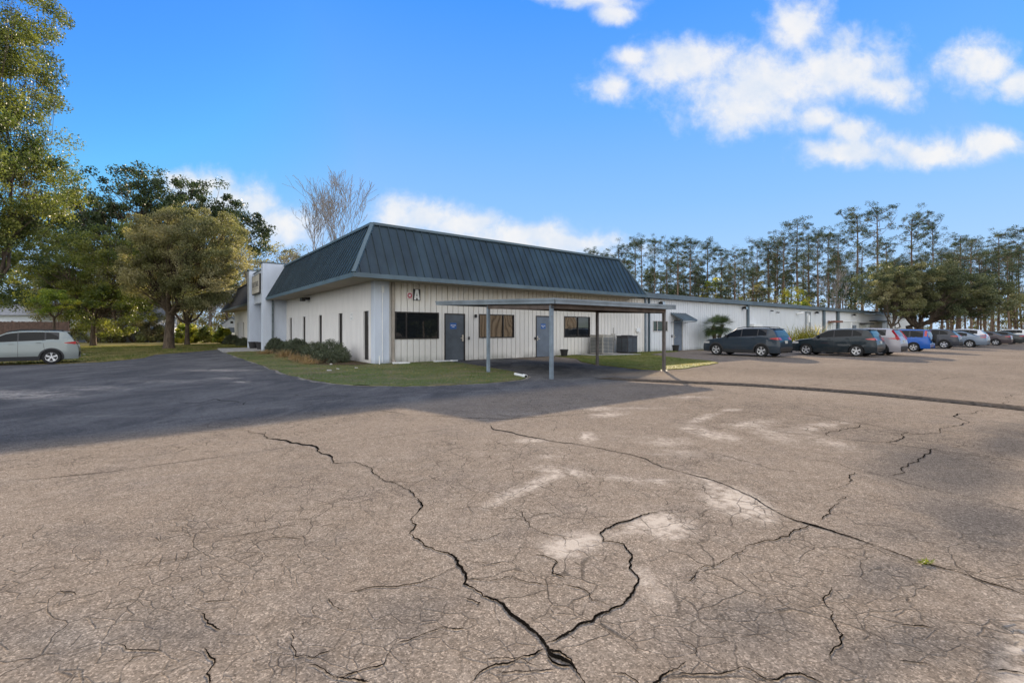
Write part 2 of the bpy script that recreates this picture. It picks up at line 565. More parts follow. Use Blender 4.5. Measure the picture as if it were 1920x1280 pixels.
M['bluewhite'] = wall_mat('pale_blue_stucco', (0.54, 0.59, 0.66), (0.30, 0.33, 0.35), 0.3, 0.25)
M['panel'] = wall_mat('ribbed_panel', (0.70, 0.675, 0.62), (0.46, 0.42, 0.34), 0.45, 0.25, (0.42, 0.33, 0.21))
M['panel_grey'] = wall_mat('grey_ribbed_panel', (0.50, 0.50, 0.48), (0.33, 0.33, 0.30), 0.5, 0.25)
M['panel_far'] = wall_mat('warehouse_panel', (0.64, 0.66, 0.67), (0.33, 0.34, 0.34), 0.3, 0.15)
M['glass'] = glass_mat('window_glass', wave=0.009, wscale=0.8, spec=0.9)
M['slot_glass'] = glass_mat('narrow_glass', wave=0.005, tint=(0.01, 0.009, 0.008))
M['frame'] = mat('bronze_frame', (0.022, 0.018, 0.016), 0.45, var=0.2)
M['alu'] = mat('pale_frame', (0.42, 0.40, 0.37), 0.45, var=0.1)
M['door_dark'] = mat('dark_blue_grey_door', (0.075, 0.090, 0.105), 0.5, var=0.15, vscale=2)
M['door_mid'] = mat('blue_grey_door', (0.125, 0.155, 0.195), 0.5, var=0.12, vscale=2)
M['steel'] = mat('brushed_steel', (0.55, 0.52, 0.46), 0.35, metal=0.8)
M['black'] = mat('black_plastic', (0.015, 0.015, 0.016), 0.5)
M['white'] = mat('white_paint', (0.72, 0.73, 0.72), 0.5, var=0.08)
M['signblue'] = mat('sign_blue', (0.02, 0.10, 0.32), 0.4)
M['red'] = mat('sign_red', (0.42, 0.06, 0.09), 0.5)
M['cream'] = mat('sign_cream', (0.50, 0.47, 0.41), 0.6, var=0.1)
M['lettering'] = mat('faded_lettering', (0.22, 0.21, 0.19), 0.7)
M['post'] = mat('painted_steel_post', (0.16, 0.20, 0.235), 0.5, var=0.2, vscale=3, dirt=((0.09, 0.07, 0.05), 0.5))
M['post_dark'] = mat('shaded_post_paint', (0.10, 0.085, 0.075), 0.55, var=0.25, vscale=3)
M['pvc'] = mat('white_pvc', (0.70, 0.71, 0.70), 0.4)
M['terra'] = mat('black_pot', (0.018, 0.017, 0.018), 0.6)
M['acgrey'] = mat('ac_cabinet', (0.33, 0.31, 0.27), 0.5, var=0.15)
M['acdark'] = mat('ac_dark_cabinet', (0.035, 0.035, 0.038), 0.5, var=0.2)
M['bark'] = mat('bark', (0.085, 0.065, 0.048), 0.9, spec=0.2, var=0.45, vscale=7, bump=0.03, bscale=14, stretch=(1, 1, 0.25))
M['pine_bark'] = mat('pine_bark', (0.13, 0.092, 0.065), 0.9, spec=0.2, var=0.4, vscale=5, bump=0.03, bscale=9, stretch=(1, 1, 0.3))
M['pale_bark'] = mat('pale_bark', (0.22, 0.20, 0.18), 0.85, spec=0.2, var=0.35, vscale=3, stretch=(1, 1, 0.3))
M['oak_leaf'] = leaf_mat('oak_leaves', (0.045, 0.075, 0.018), (0.11, 0.13, 0.035), 0.38, (0.16, 0.16, 0.04), 0.35)
M['near_leaf'] = leaf_mat('glossy_leaves', (0.035, 0.060, 0.020), (0.105, 0.130, 0.042), 0.32, (0.17, 0.18, 0.045), 0.45)
M['dark_leaf'] = leaf_mat('dark_leaves', (0.022, 0.040, 0.018), (0.055, 0.075, 0.030), 0.22)
M['grey_oak'] = leaf_mat('grey_green_leaves', (0.032, 0.050, 0.024), (0.10, 0.115, 0.055), 0.2, (0.12, 0.125, 0.06), 0.6)
M['olive_leaf'] = leaf_mat('olive_leaves', (0.075, 0.09, 0.035), (0.20, 0.195, 0.095), 0.28, (0.27, 0.24, 0.14), 0.6)
M['pale_leaf'] = leaf_mat('pale_leaves', (0.12, 0.125, 0.065), (0.31, 0.28, 0.18), 0.28, (0.36, 0.31, 0.21), 0.6)
M['needle'] = leaf_mat('pine_needles', (0.020, 0.042, 0.024), (0.052, 0.078, 0.042), 0.12, (0.085, 0.095, 0.048), 0.7)
M['brush'] = leaf_mat('brush_leaves', (0.10, 0.085, 0.045), (0.20, 0.165, 0.085), 0.2, (0.10, 0.12, 0.04), 0.7)
M['holly'] = leaf_mat('bright_bush_leaves', (0.06, 0.11, 0.02), (0.22, 0.26, 0.05), 0.45, (0.34, 0.30, 0.05), 0.4)
M['shrub'] = leaf_mat('shrub_leaves', (0.045, 0.060, 0.035), (0.13, 0.15, 0.10), 0.2, None, 0.45)
M['straw'] = leaf_mat('dry_grass', (0.22, 0.15, 0.085), (0.38, 0.28, 0.17), 0.3, None, 0.8)
M['palm'] = leaf_mat('palm_fronds', (0.035, 0.065, 0.025), (0.09, 0.12, 0.045), 0.3, None, 0.4)
M['yucca'] = leaf_mat('spiky_leaves', (0.16, 0.16, 0.03), (0.42, 0.33, 0.07), 0.45, (0.10, 0.12, 0.03), 0.5)
M['blade'] = leaf_mat('grass_blades', (0.055, 0.09, 0.02), (0.13, 0.15, 0.045), 0.4, (0.20, 0.16, 0.08), 0.8)
M['fence'] = mat('brown_fence', (0.075, 0.045, 0.034), 0.85, var=0.3, vscale=4)
M['house'] = mat('pale_house', (0.50, 0.54, 0.58), 0.7, var=0.08)
M['tan_metal'] = wall_mat('tan_metal', (0.60, 0.51, 0.38), (0.42, 0.32, 0.2), 0.3, 0.2)

# ------------------------------------------------------------------ ground
def axis_grid(segs):
    out = []
    for a, b, s in segs:
        n = max(1, int(round((b - a) / s)))
        out += list(np.linspace(a, b, n, endpoint=False))
    out.append(segs[-1][1])
    return np.array(out)


def build_lot():
    xs = axis_grid([(-70, -16, 3.0), (-16, -8, 0.25), (-8, 12, 0.1), (12, 30, 0.4), (30, 160, 6)])
    ys = axis_grid([(-70, -3, 4), (-3, 1.5, 0.4), (1.5, 14, 0.08), (14, 30, 0.35), (30, 130, 5)])
    X, Y = np.meshgrid(xs, ys)
    Z = relief(X, Y)
    # only where the camera side of the place is paved
    v = np.stack([X, Y, Z], -1).reshape(-1, 3)
    nx, ny = len(xs), len(ys)
    i = np.arange(nx * ny).reshape(ny, nx)
    f = np.stack([i[:-1, :-1], i[:-1, 1:], i[1:, 1:], i[1:, :-1]], -1).reshape(-1, 4)
    me = fast_mesh('parking_lot', v, f, smooth=True)
    # wear marks of the real surface: traced ellipses turned into a surface attribute
    yy = np.maximum(v[:, 1], 0.4)
    U = CX + F * v[:, 0] / yy
    V = HZ + F * (H - v[:, 2]) / yy
    ok = v[:, 1] > 0.8

    def ell(u, w, ru, rw, k=1.0, rot=0.0):
        c, s = math.cos(R(rot)), math.sin(R(rot))
        du, dv = U - u, V - w
        a, b2 = (du * c + dv * s) / ru, (-du * s + dv * c) / rw
        return np.clip(1.35 - np.sqrt(a * a + b2 * b2), 0, 1) * k * ok
    st = np.zeros(len(v)); dk = np.zeros(len(v))
    for e in [(1070, 1022, 48, 20, 1, -12), (1245, 985, 52, 22, 1, 15), (1195, 985, 40, 10, .9, -25), (1385, 945, 62, 22, 1, 22), (1330, 905, 40, 8, .7, 20),
              (1200, 1082, 26, 14, .8, 20), (1230, 1115, 30, 16, .6, 30), (1102, 819, 13, 8, 1.6), (1320, 783, 26, 5, 1.2, -15), (1370, 768, 22, 3, 1),
              (1250, 828, 50, 8, .8), (1330, 812, 60, 9, .9, 12), (1410, 795, 50, 7, .9, -5), (1450, 815, 60, 10, .8, 18), (1530, 800, 60, 8, .8, -8), (1560, 830, 60, 8, .7, 12),
              (1060, 884, 60, 7, .8, 8), (1010, 905, 60, 8, .8, -25), (950, 930, 50, 8, .7, -25), (1190, 900, 50, 5, .7, 8), (1035, 855, 24, 4, .9), (995, 826, 30, 4, .8),
              (1145, 777, 35, 5, 1, -5), (1130, 766, 50, 4, .7), (1290, 745, 50, 3, .7), (1190, 765, 60, 3, .6), (1270, 850, 60, 8, .5), (1390, 860, 60, 8, .4, 10),
              (1240, 902, 12, 5, .9), (1335, 905, 12, 5, .8), (965, 775, 40, 4, .6), (40, 740, 110, 9, .9), (180, 728, 90, 5, .6), (410, 694, 70, 2, .9), (425, 709, 25, 2, 1), (455, 716, 15, 2, 1), (300, 715, 90, 4, .5), (900, 850, 60, 5, .4), (1620, 845, 60, 5, .5)]:
        e = list(e) + [1.0] * (5 - len(e))
        e[2] *= 1.25; e[3] *= 1.3
        if e[1] < 870: e[4] *= .7
        st = np.maximum(st, ell(*e))
    for e in [(1780, 880, 170, 60, .8, 10), (1850, 990, 160, 70, .8, 8), (1660, 1080, 120, 40, .6), (1900, 830, 90, 40, .8), (1700, 1000, 90, 30, .5), (330, 1180, 130, 60, .55), (100, 1200, 140, 60, .5),
              (760, 1150, 90, 60, .45), (1420, 1160, 140, 60, .45), (1700, 1220, 150, 60, .6), (560, 1230, 90, 40, .4), (160, 1000, 130, 25, .3), (1870, 1240, 50, 60, .8), (640, 1010, 120, 25, .3)]:
        dk = np.maximum(dk, ell(*e))
    A, B = AB(v[:, 0], v[:, 1])
    nw = sstep(B, -12.6, -11.2) * (1 - sstep(A, 3.0, 5.2)) + (1 - sstep(A, 7.3, 7.8)) * sstep(A, 2.6, 3.0) * sstep(B, -9.9, -9.0)  # bluer asphalt mask, drawn along the building's cast shadow
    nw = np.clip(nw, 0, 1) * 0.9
    sandm = ell(1935, 1235, 70, 100, 1.0)
    st = np.maximum(st, sandm * 0.9)
    at = me.color_attributes.new('marks', 'FLOAT_COLOR', 'POINT')
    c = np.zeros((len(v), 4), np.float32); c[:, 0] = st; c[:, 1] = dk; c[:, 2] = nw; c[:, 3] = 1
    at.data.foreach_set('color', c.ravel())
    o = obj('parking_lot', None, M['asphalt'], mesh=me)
    tag(o, kind='structure')


def build_ground():
    mb = MB()
    mb.quad((-1500, -1500, -0.06), (1500, -1500, -0.06), (1500, 1500, -0.06), (-1500, 1500, -0.06))
    tag(obj('ground', mb, M['dirt']), kind='structure')


def jag(pts, amp, depth=4, seed=0):
    r = random.Random(seed)
    for _ in range(depth):
        out = [pts[0]]
        for p, q in zip(pts, pts[1:]):
            d = math.dist(p, q)
            mx, my = (p[0] + q[0]) / 2, (p[1] + q[1]) / 2
            nx, ny = -(q[1] - p[1]), (q[0] - p[0])
            k = r.uniform(-amp, amp)
            out += [(mx + nx * k, my + ny * k), q]
        pts = out
    return pts


def crack_lines():
    L = []
    def c(w, pts, amp=0.13, depth=4): L.append((w, pts, amp, depth))
    c(.021, [(465, 808), (500, 822), (545, 830), (585, 835), (620, 855), (625, 868), (668, 866), (700, 888), (740, 905), (775, 925), (790, 945), (785, 958), (770, 975), (780, 985), (768, 1000), (800, 1025), (840, 1036), (860, 1060), (870, 1095), (905, 1118), (945, 1135), (990, 1175), (1020, 1205), (1030, 1225), (1072, 1245), (1105, 1290)])
    c(.014, [(1020, 1205), (1060, 1190), (1110, 1165), (1150, 1140), (1190, 1105), (1198, 1085), (1180, 1065), (1185, 1040), (1170, 1020), (1130, 1015), (1125, 1000), (1150, 985), (1200, 968), (1240, 958), (1290, 950)])
    c(.011, [(1020, 1217), (980, 1230), (930, 1245), (880, 1285)])
    c(.014, [(1026, 1218), (1050, 1222), (1070, 1236), (1075, 1250)])
    c(.012, [(1026, 1228), (1040, 1243), (1072, 1248)])
    c(.017, [(918, 797), (925, 805), (1000, 820), (1040, 828), (1100, 836), (1160, 848), (1215, 862), (1240, 875), (1290, 888), (1350, 905), (1395, 925), (1440, 950), (1490, 975), (1530, 985), (1560, 995), (1620, 1015), (1690, 1040), (1740, 1057), (1800, 1073), (1860, 1095), (1935, 1120)], .07)
    c(.020, [(1500, 978), (1530, 987), (1570, 999), (1640, 1022)], .07)
    c(.010, [(1530, 984), (1500, 992), (1480, 1005), (1420, 1018), (1390, 1035), (1350, 1057), (1325, 1065)])
    c(.012, [(1832, 770), (1800, 785), (1797, 798), (1762, 812), (1700, 813), (1650, 800), (1560, 788)])
    c(.010, [(1760, 840), (1732, 855), (1722, 865), (1700, 875), (1665, 893)])
    c(.012, [(1665, 893), (1700, 905), (1760, 920), (1830, 935), (1935, 962)], .06)
    c(.009, [(1665, 893), (1600, 880), (1560, 865), (1490, 858)])
    c(.010, [(1345, 850), (1400, 865), (1450, 880), (1500, 886)])
    c(.010, [(1592, 930), (1562, 950), (1540, 975)])
    c(.010, [(1602, 885), (1598, 900), (1575, 912), (1550, 920)])
    c(.010, [(1610, 795), (1580, 805), (1555, 818)])
    c(.009, [(1400, 802), (1550, 820), (1660, 830), (1800, 850), (1935, 868)], .03)
    c(.008, [(1500, 775), (1600, 790), (1700, 812)], .04)
    c(.009, [(1660, 830), (1690, 815), (1705, 810)])
    c(.010, [(-20, 907), (200, 885), (400, 858), (560, 836), (700, 822), (830, 806)], .015)
    c(.008, [(700, 768), (760, 778), (860, 783), (950, 786), (1040, 780), (1120, 772)], .05)
    c(.008, [(920, 775), (1000, 782), (1042, 790), (1044, 802), (1036, 808)])
    c(.008, [(960, 950), (985, 975), (1020, 1000), (1050, 1005), (1060, 1025)])
    c(.008, [(940, 975), (990, 972), (1040, 960)])
    c(.010, [(1005, 1040), (1030, 1045), (1045, 1055), (1035, 1075), (1060, 1085)])
    c(.008, [(1060, 1095), (1095, 1105), (1110, 1125), (1145, 1135)])
    c(.008, [(850, 955), (900, 950), (940, 958)])
    c(.007, [(870, 1018), (920, 1008), (960, 990)])
    c(.007, [(868, 1085), (960, 1080), (1060, 1095)])
    c(.012, [(1275, 1262), (1340, 1265), (1392, 1250), (1440, 1275)])
    c(.010, [(1440, 1275), (1500, 1262), (1560, 1285)])
    c(.009, [(1560, 1100), (1562, 1150), (1580, 1190), (1560, 1240)])
    c(.012, [(1215, 1283), (1250, 1262), (1285, 1240)])
    c(.010, [(385, 1128), (432, 1127)])
    c(.010, [(378, 1150), (390, 1170), (415, 1182)])
    c(.009, [(378, 1215), (403, 1238), (388, 1262), (392, 1285)])
    c(.009, [(545, 1188), (555, 1232), (590, 1233), (618, 1220)])
    c(.011, [(580, 1245), (615, 1262), (645, 1272), (690, 1278)])
    c(.008, [(640, 1272), (680, 1255), (720, 1245), (735, 1215), (745, 1180)])
    c(.008, [(745, 1205), (790, 1190), (830, 1175), (870, 1178)])
    c(.008, [(720, 900), (780, 905), (830, 893)])
    c(.007, [(640, 1115), (700, 1100), (770, 1095), (860, 1060)])
    c(.007, [(870, 1120), (900, 1130), (895, 1135)])
    c(.009, [(1330, 1060), (1305, 1075), (1290, 1090)])
    c(.008, [(1480, 728), (1560, 716), (1660, 700), (1760, 690)], .03)
    c(.008, [(1858, 762), (1870, 748), (1900, 740), (1935, 728)])
    c(.010, [(1760, 712), (1820, 705), (1880, 700)], .05)
    c(.008, [(440, 1005), (480, 998), (540, 985), (610, 975)], .03)
    c(.007, [(150, 1080), (250, 1060), (380, 1040)], .03)
    c(.013, [(338, 752), (375, 756), (400, 748), (440, 752), (456, 759), (462, 752)])
    c(.009, [(120, 742), (220, 736), (330, 733)], .04)
    c(.010, [(560, 745), (620, 742), (700, 746), (760, 744)], .05)
    c(.009, [(700, 735), (820, 738), (900, 734), (1000, 740)], .04)
    c(.008, [(480, 720), (430, 705), (400, 700), (330, 702)], .05)
    rr = random.Random(4)
    for _ in range(22):       # short hairline breaks
        u, v = rr.uniform(0, 1920), 870 + 400 * rr.random() ** 0.8
        k = (v - HZ) / 660
        ang = rr.uniform(-0.9, 0.9)
        n = rr.randint(2, 4); pts = [(u, v)]
        for _i in range(n):
            ang += rr.uniform(-0.9, 0.9)
            ln = rr.uniform(20, 60) * k
            pts.append((pts[-1][0] + ln * math.cos(ang), pts[-1][1] + ln * math.sin(ang) * 0.4))
        c(rr.uniform(.004, .007), pts, .12, 3)
    return L


def build_cracks():
    vs, fs = [], []
    for ci, (w, pts, amp, depth) in enumerate(crack_lines()):
        wp = [ground_at(u, max(v, 640))[:2] for u, v in pts]
        wp = jag(wp, amp, depth, ci)
        r = random.Random(ci + 50)
        n = len(wp); ww = 1.0
        for i, (x, y) in enumerate(wp):
            x0, y0 = wp[max(i - 1, 0)]; x1, y1 = wp[min(i + 1, n - 1)]
            l = math.hypot(x1 - x0, y1 - y0) or 1
            nx, ny = -(y1 - y0) / l, (x1 - x0) / l
            ww = min(1.5, max(0.35, ww + r.uniform(-0.25, 0.25)))
            end = min(1, i / (n * 0.08 + 1) + 0.25, (n - 1 - i) / (n * 0.08 + 1) + 0.25)
            h = w * ww * end * (0.20 if w > .013 else .17) * min(2.6, max(1.0, y / 3.8)) * (1 + 1.1 * abs(x1 - x0) / l)
            g = float(relief(x, y)) + 0.004
            vs += [(x + nx * h, y + ny * h, g), (x - nx * h, y - ny * h, g)]
            if i:
                k = len(vs) - 4
                fs.append((k, k + 2, k + 3, k + 1) if False else (k + 1, k + 3, k + 2, k))
    me = fast_mesh('pavement_cracks', vs, fs)
    tag(obj('pavement_cracks', None, M['crack'], mesh=me), kind='structure')


def build_berm():
    pts = [(1120, 709), (1160, 712), (1230, 715.5), (1300, 718.5), (1400, 723), (1500, 729.5), (1600, 737), (1700, 746), (1800, 756), (1870, 763), (1960, 773)]
    wp = jag([ground_at(u, v)[:2] for u, v in pts], .02, 3, 9)
    prof = [(-0.16, 0.002), (-0.09, 0.018), (-0.05, 0.042), (0.0, 0.052), (0.10, 0.045), (0.28, 0.022), (0.55, 0.004)]
    vs, fs = [], []
    r = random.Random(3)
    n = len(wp)
    for i, (x, y) in enumerate(wp):
        x0, y0 = wp[max(i - 2, 0)]; x1, y1 = wp[min(i + 2, n - 1)]
        l = math.hypot(x1 - x0, y1 - y0) or 1
        nx, ny = -(y1 - y0) / l, (x1 - x0) / l      # away from the camera
        if ny < 0: nx, ny = -nx, -ny
        k = min(1, i / 12.0) * r.uniform(0.75, 1.15)
        for d, h in prof:
            vs.append((x + nx * d, y + ny * d, max(0.002, h * k) + float(relief(x, y)) + 0.002))
        if i:
            b = len(vs) - 2 * len(prof)
            for j in range(len(prof) - 1):
                fs.append((b + j, b + j + len(prof), b + j + 1 + len(prof), b + j + 1))
    me = fast_mesh('asphalt_berm', vs, fs, smooth=True)
    tag(obj('asphalt_berm', None, mat('berm_asphalt', (0.085, 0.072, 0.060), 1.0, spec=0.0, var=0.35, vscale=14, bump=0.012, bscale=60), mesh=me), kind='structure')
    mb = MB()     # thin dark joint along its foot
    for i in range(n - 1):
        (x0, y0), (x1, y1) = wp[i], wp[i + 1]
        l = math.hypot(x1 - x0, y1 - y0) or 1
        nx, ny = -(y1 - y0) / l, (x1 - x0) / l
        if ny < 0: nx, ny = -nx, -ny
        w = 0.06 + 0.03 * r.random()
        q = [(x0 - nx * .17, y0 - ny * .17), (x1 - nx * .17, y1 - ny * .17), (x1 - nx * (.17 - w), y1 - ny * (.17 - w)), (x0 - nx * (.17 - w), y0 - ny * (.17 - w))]
        mb.quad(*[(a, b, 0.007 + float(relief(a, b))) for a, b in q])
    tag(obj('pavement_joint', mb, M['crack']), kind='structure')


LAWN1 = [(-3.55, 17.4), (-3.81, 16.27), (-3.94, 11.45), (-4.0, 5.56), (-4.07, 1.09), (-4.1, -2.49), (-4.0, -4.98), (-3.65, -6.73), (-3.1, -7.77), (-2.45, -8.5), (-1.78, -8.95), (-0.98, -9.3), (0.0, -9.45), (0.9, -9.25), (1.6, -8.75), (2.2, -7.6), (2.6, -6.4), (3.0, -4.2), (3.42, -2.02), (3.45, 0.0), (0.0, 0.0), (0.0, 17.4)]
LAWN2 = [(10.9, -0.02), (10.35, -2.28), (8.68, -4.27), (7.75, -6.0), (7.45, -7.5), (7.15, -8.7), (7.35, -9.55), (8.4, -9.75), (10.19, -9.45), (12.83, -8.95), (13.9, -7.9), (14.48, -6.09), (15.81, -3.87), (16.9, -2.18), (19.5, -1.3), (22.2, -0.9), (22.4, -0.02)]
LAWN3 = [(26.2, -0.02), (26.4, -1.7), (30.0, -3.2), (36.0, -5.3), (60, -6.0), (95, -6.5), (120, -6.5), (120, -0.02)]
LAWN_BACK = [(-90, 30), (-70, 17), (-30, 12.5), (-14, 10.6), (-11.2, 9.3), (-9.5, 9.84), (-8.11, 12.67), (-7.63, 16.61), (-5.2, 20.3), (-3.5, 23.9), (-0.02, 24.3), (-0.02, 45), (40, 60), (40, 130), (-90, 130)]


def inside(poly, x, y):
    n = len(poly); c = np.zeros(np.shape(x), bool); j = n - 1
    for i in range(n):
        xi, yi = poly[i]; xj, yj = poly[j]
        cond = ((yi > y) != (yj > y)) & (x < (xj - xi) * (y - yi) / ((yj - yi) or 1e-9) + xi)
        c ^= cond; j = i
    return c


def round_poly(poly, seed, n=2, amp=0.06, keep=0):
    r = random.Random(seed)
    out = []
    m = len(poly)
    for i in range(m):
        p, q = poly[i], poly[(i + 1) % m]
        for k in range(n):
            t = k / n
            e = r.uniform(-amp, amp) if k or i < m - keep else 0
            if i >= m - keep: e = 0
            out.append((p[0] + (q[0] - p[0]) * t + e, p[1] + (q[1] - p[1]) * t + e))
    return out


def build_lawns():
    import bmesh
    for nm, poly, m, h, keep, n in (('lawn', LAWN1, 'lawn', .035, 3, 4), ('lawn', LAWN2, 'lawn_sun', .035, 3, 4), ('lawn', LAWN3, 'lawn_sun', .035, 3, 3), ('lawn', LAWN_BACK, 'lawn_dry_sunlit', .02, 5, 3)):
        pp = round_poly(poly, len(poly), n, 0.07, keep)
        bm = bmesh.new()
        top = [bm.verts.new((*P(a, b)[:2], h + float(relief(*P(a, b)[:2])))) for a, b in pp]
        f = bm.faces.new(top)
        if f.normal.z < 0: f.normal_flip()
        bot = [bm.verts.new((v.co.x, v.co.y, v.co.z - h - .03)) for v in top]
        for i in range(len(top)):
            j = (i + 1) % len(top)
            bm.faces.new((top[i], top[j], bot[j], bot[i]))
        bmesh.ops.triangulate(bm, faces=[f_ for f_ in bm.faces if len(f_.verts) > 4])
        bmesh.ops.recalc_face_normals(bm, faces=bm.faces)
        me = bpy.data.meshes.new(nm); bm.to_mesh(me); bm.free()
        tag(obj(nm, None, M[m], mesh=me), kind='structure')
    # mulch bed along the side wall
    bed = [(-0.02, 0.2), (-0.9, -0.3), (-1.9, 0.6), (-2.2, 2.0), (-2.1, 4.5), (-1.9, 8.0), (-1.6, 12.0), (-1.5, 16.5), (-0.02, 16.8)]
    mb = MB(); mb.poly([(*P(a, b)[:2], .045) for a, b in round_poly(bed, 2, 3, .06, 1)][::-1])
    me_o = obj('mulch_bed', mb, M['mulch']); tag(me_o, kind='structure')
    # entry slab
    mb = MB(); mb.hexa([P(-3.9, 17.4, -.02), P(-0.3, 17.4, -.02), P(-0.3, 24.2, -.02), P(-3.6, 24.0, -.02)], [P(-3.9, 17.4, .10), P(-0.3, 17.4, .10), P(-0.3, 24.2, .10), P(-3.6, 24.0, .10)])
    tag(obj('entrance_slab', mb, M['concrete'], bevel=.01), kind='structure')
    mb = MB(); mb.hexa([P(12.6, -1.4, -.02), P(16.0, -2.3, -.02), P(16.0, -.1, -.02), P(12.6, -.1, -.02)], [P(12.6, -1.4, .07), P(16.0, -2.3, .07), P(16.0, -.1, .07), P(12.6, -.1, .07)])
    tag(obj('equipment_pad', mb, M['concrete']), kind='structure')
    # pale gritty edge where turf meets asphalt
    mb = MB()
    r = random.Random(8)
    edge = LAWN1[:18]
    ep = jag([P(a, b)[:2] for a, b in edge], .05, 2, 5)
    for (x0, y0), (x1, y1) in zip(ep, ep[1:]):
        l = math.hypot(x1 - x0, y1 - y0) or 1
        nx, ny = -(y1 - y0) / l, (x1 - x0) / l
        w = r.uniform(.05, .17)
        mb.quad(*[(x, y, .006 + float(relief(x, y))) for x, y in ((x0, y0), (x1, y1), (x1 - nx * w, y1 - ny * w), (x0 - nx * w, y0 - ny * w))])
    tag(obj('gritty_edge', mb, mat('grit', (.21, .19, .16), .95, spec=.1, var=.4, vscale=9)), kind='structure')


def blades(name, polys, n, hgt, wid, m, hz=0.03, seed=1, lean=0.6, box=None, dens=None):
    rng = np.random.default_rng(seed)
    pts = []
    for poly, cnt in zip(polys, n):
        a = np.array(poly); lo, hi = a.min(0), a.max(0)
        if box: lo = np.maximum(lo, box[0]); hi = np.minimum(hi, box[1])
        got = 0
        while got < cnt:
            q = rng.uniform(lo, hi, (cnt * 3, 2))
            q = q[inside(poly, q[:, 0], q[:, 1])][:cnt - got]
            got += len(q); pts.append(q)
    q = np.concatenate(pts)
    x = O2[0] + q[:, 0] * D1[0] + q[:, 1] * D2[0]; y = O2[1] + q[:, 0] * D1[1] + q[:, 1] * D2[1]
    z = relief(x, y) + hz
    N = len(x); an = rng.uniform(0, 2 * np.pi, N); h = hgt * rng.uniform(.4, 1.2, N); w = wid * rng.uniform(.6, 1.3, N)
    lx, ly = rng.normal(0, lean, N) * h, rng.normal(0, lean, N) * h
    c, s = np.cos(an) * w, np.sin(an) * w
    v = np.stack([np.stack([x - c, y - s, z], -1), np.stack([x + c, y + s, z], -1), np.stack([x + lx, y + ly, z + h], -1)], 1).reshape(-1, 3)
    f = np.arange(3 * N).reshape(-1, 3)
    o = obj(name, None, m, mesh=fast_mesh(name, v, f))
    return tag(o, kind='stuff')


def build_grass():
    blades('grass', [LAWN1, LAWN2], [26000, 22000], .045, .008, M['blade'], seed=2, box=((-5, -10), (23, 18)))
    blades('grass', [LAWN_BACK], [30000], .09, .02, M['blade'], hz=.015, seed=3, box=((-16, 9), (0, 40)))
    blades('fallen_leaves', [LAWN1, LAWN_BACK], [900, 2500], .012, .035, M['straw'], hz=.05, seed=6, lean=2.0, box=((-16, -10), (4, 30)))


# ------------------------------------------------------------------ building
def wall_sheet(mb, x0, x1, z0, z1, holes, y=0.0, depth=0.14, axis='x'):
    """wall in the plane y with rectangular holes (x0,x1,z0,z1); reveals go back by depth. axis 'x': the sheet runs along local x facing -y; axis 'y': along local y facing -x"""
    def p(x, d, z):
        return (x, y + d, z) if axis == 'x' else (y + d, x, z)
    xs = sorted({x0, x1, *[h[0] for h in holes], *[h[1] for h in holes]})
    zs = sorted({z0, z1, *[h[2] for h in holes], *[h[3] for h in holes]})
    for xa, xb in zip(xs, xs[1:]):
        for za, zb in zip(zs, zs[1:]):
            mx, mz = (xa + xb) / 2, (za + zb) / 2
            if any(h[0] < mx < h[1] and h[2] < mz < h[3] for h in holes): continue
            q = [p(xa, 0, za), p(xb, 0, za), p(xb, 0, zb), p(xa, 0, zb)]
            mb.quad(*(q if axis == 'x' else q[::-1]))
    for a, b, c, d in holes:
        for q in ([p(a, 0, c), p(a, 0, d), p(a, depth, d), p(a, depth, c)], [p(b, 0, c), p(b, depth, c), p(b, depth, d), p(b, 0, d)],
                  [p(a, 0, d), p(b, 0, d), p(b, depth, d), p(a, depth, d)], [p(a, 0, c), p(a, depth, c), p(b, depth, c), p(b, 0, c)]):
            mb.quad(*q)


def ribs(mb, x0, x1, z0, z1, holes, pitch=0.305, y=0.0, h=0.06, w=0.030, start=0.0):
    """panels standing proud of the wall with deep open joints between them; wall faces -y"""
    x = x0 + start
    while x < x1 - .04:
        xa, xb = x + w / 2, min(x + pitch - w / 2, x1)
        cuts = sorted({xa, xb, *[c for hh in holes for c in hh[:2] if xa < c < xb]})
        for ca, cb in zip(cuts, cuts[1:]):
            spans = [(z0, z1)]; mx = (ca + cb) / 2
            for a, b, c, d in holes:
                if a < mx < b:
                    ns = []
                    for s, e in spans:
                        if c > s: ns.append((s, min(e, c)))
                        if d < e: ns.append((max(s, d), e))
                    spans = ns
            for s, e in spans:
                if e - s < .01: continue
                mb.quad((ca, y, s), (cb, y, s), (cb, y, e), (ca, y, e))
                if ca == xa: mb.quad((ca, y + h, s), (ca, y, s), (ca, y, e), (ca, y + h, e))
                if cb == xb: mb.quad((cb, y, s), (cb, y + h, s), (cb, y + h, e), (cb, y, e))
                mb.quad((ca, y, s), (ca, y + h, s), (cb, y + h, s), (cb, y, s))
                mb.quad((ca, y, e), (cb, y, e), (cb, y + h, e), (ca, y + h, e))
        x += pitch


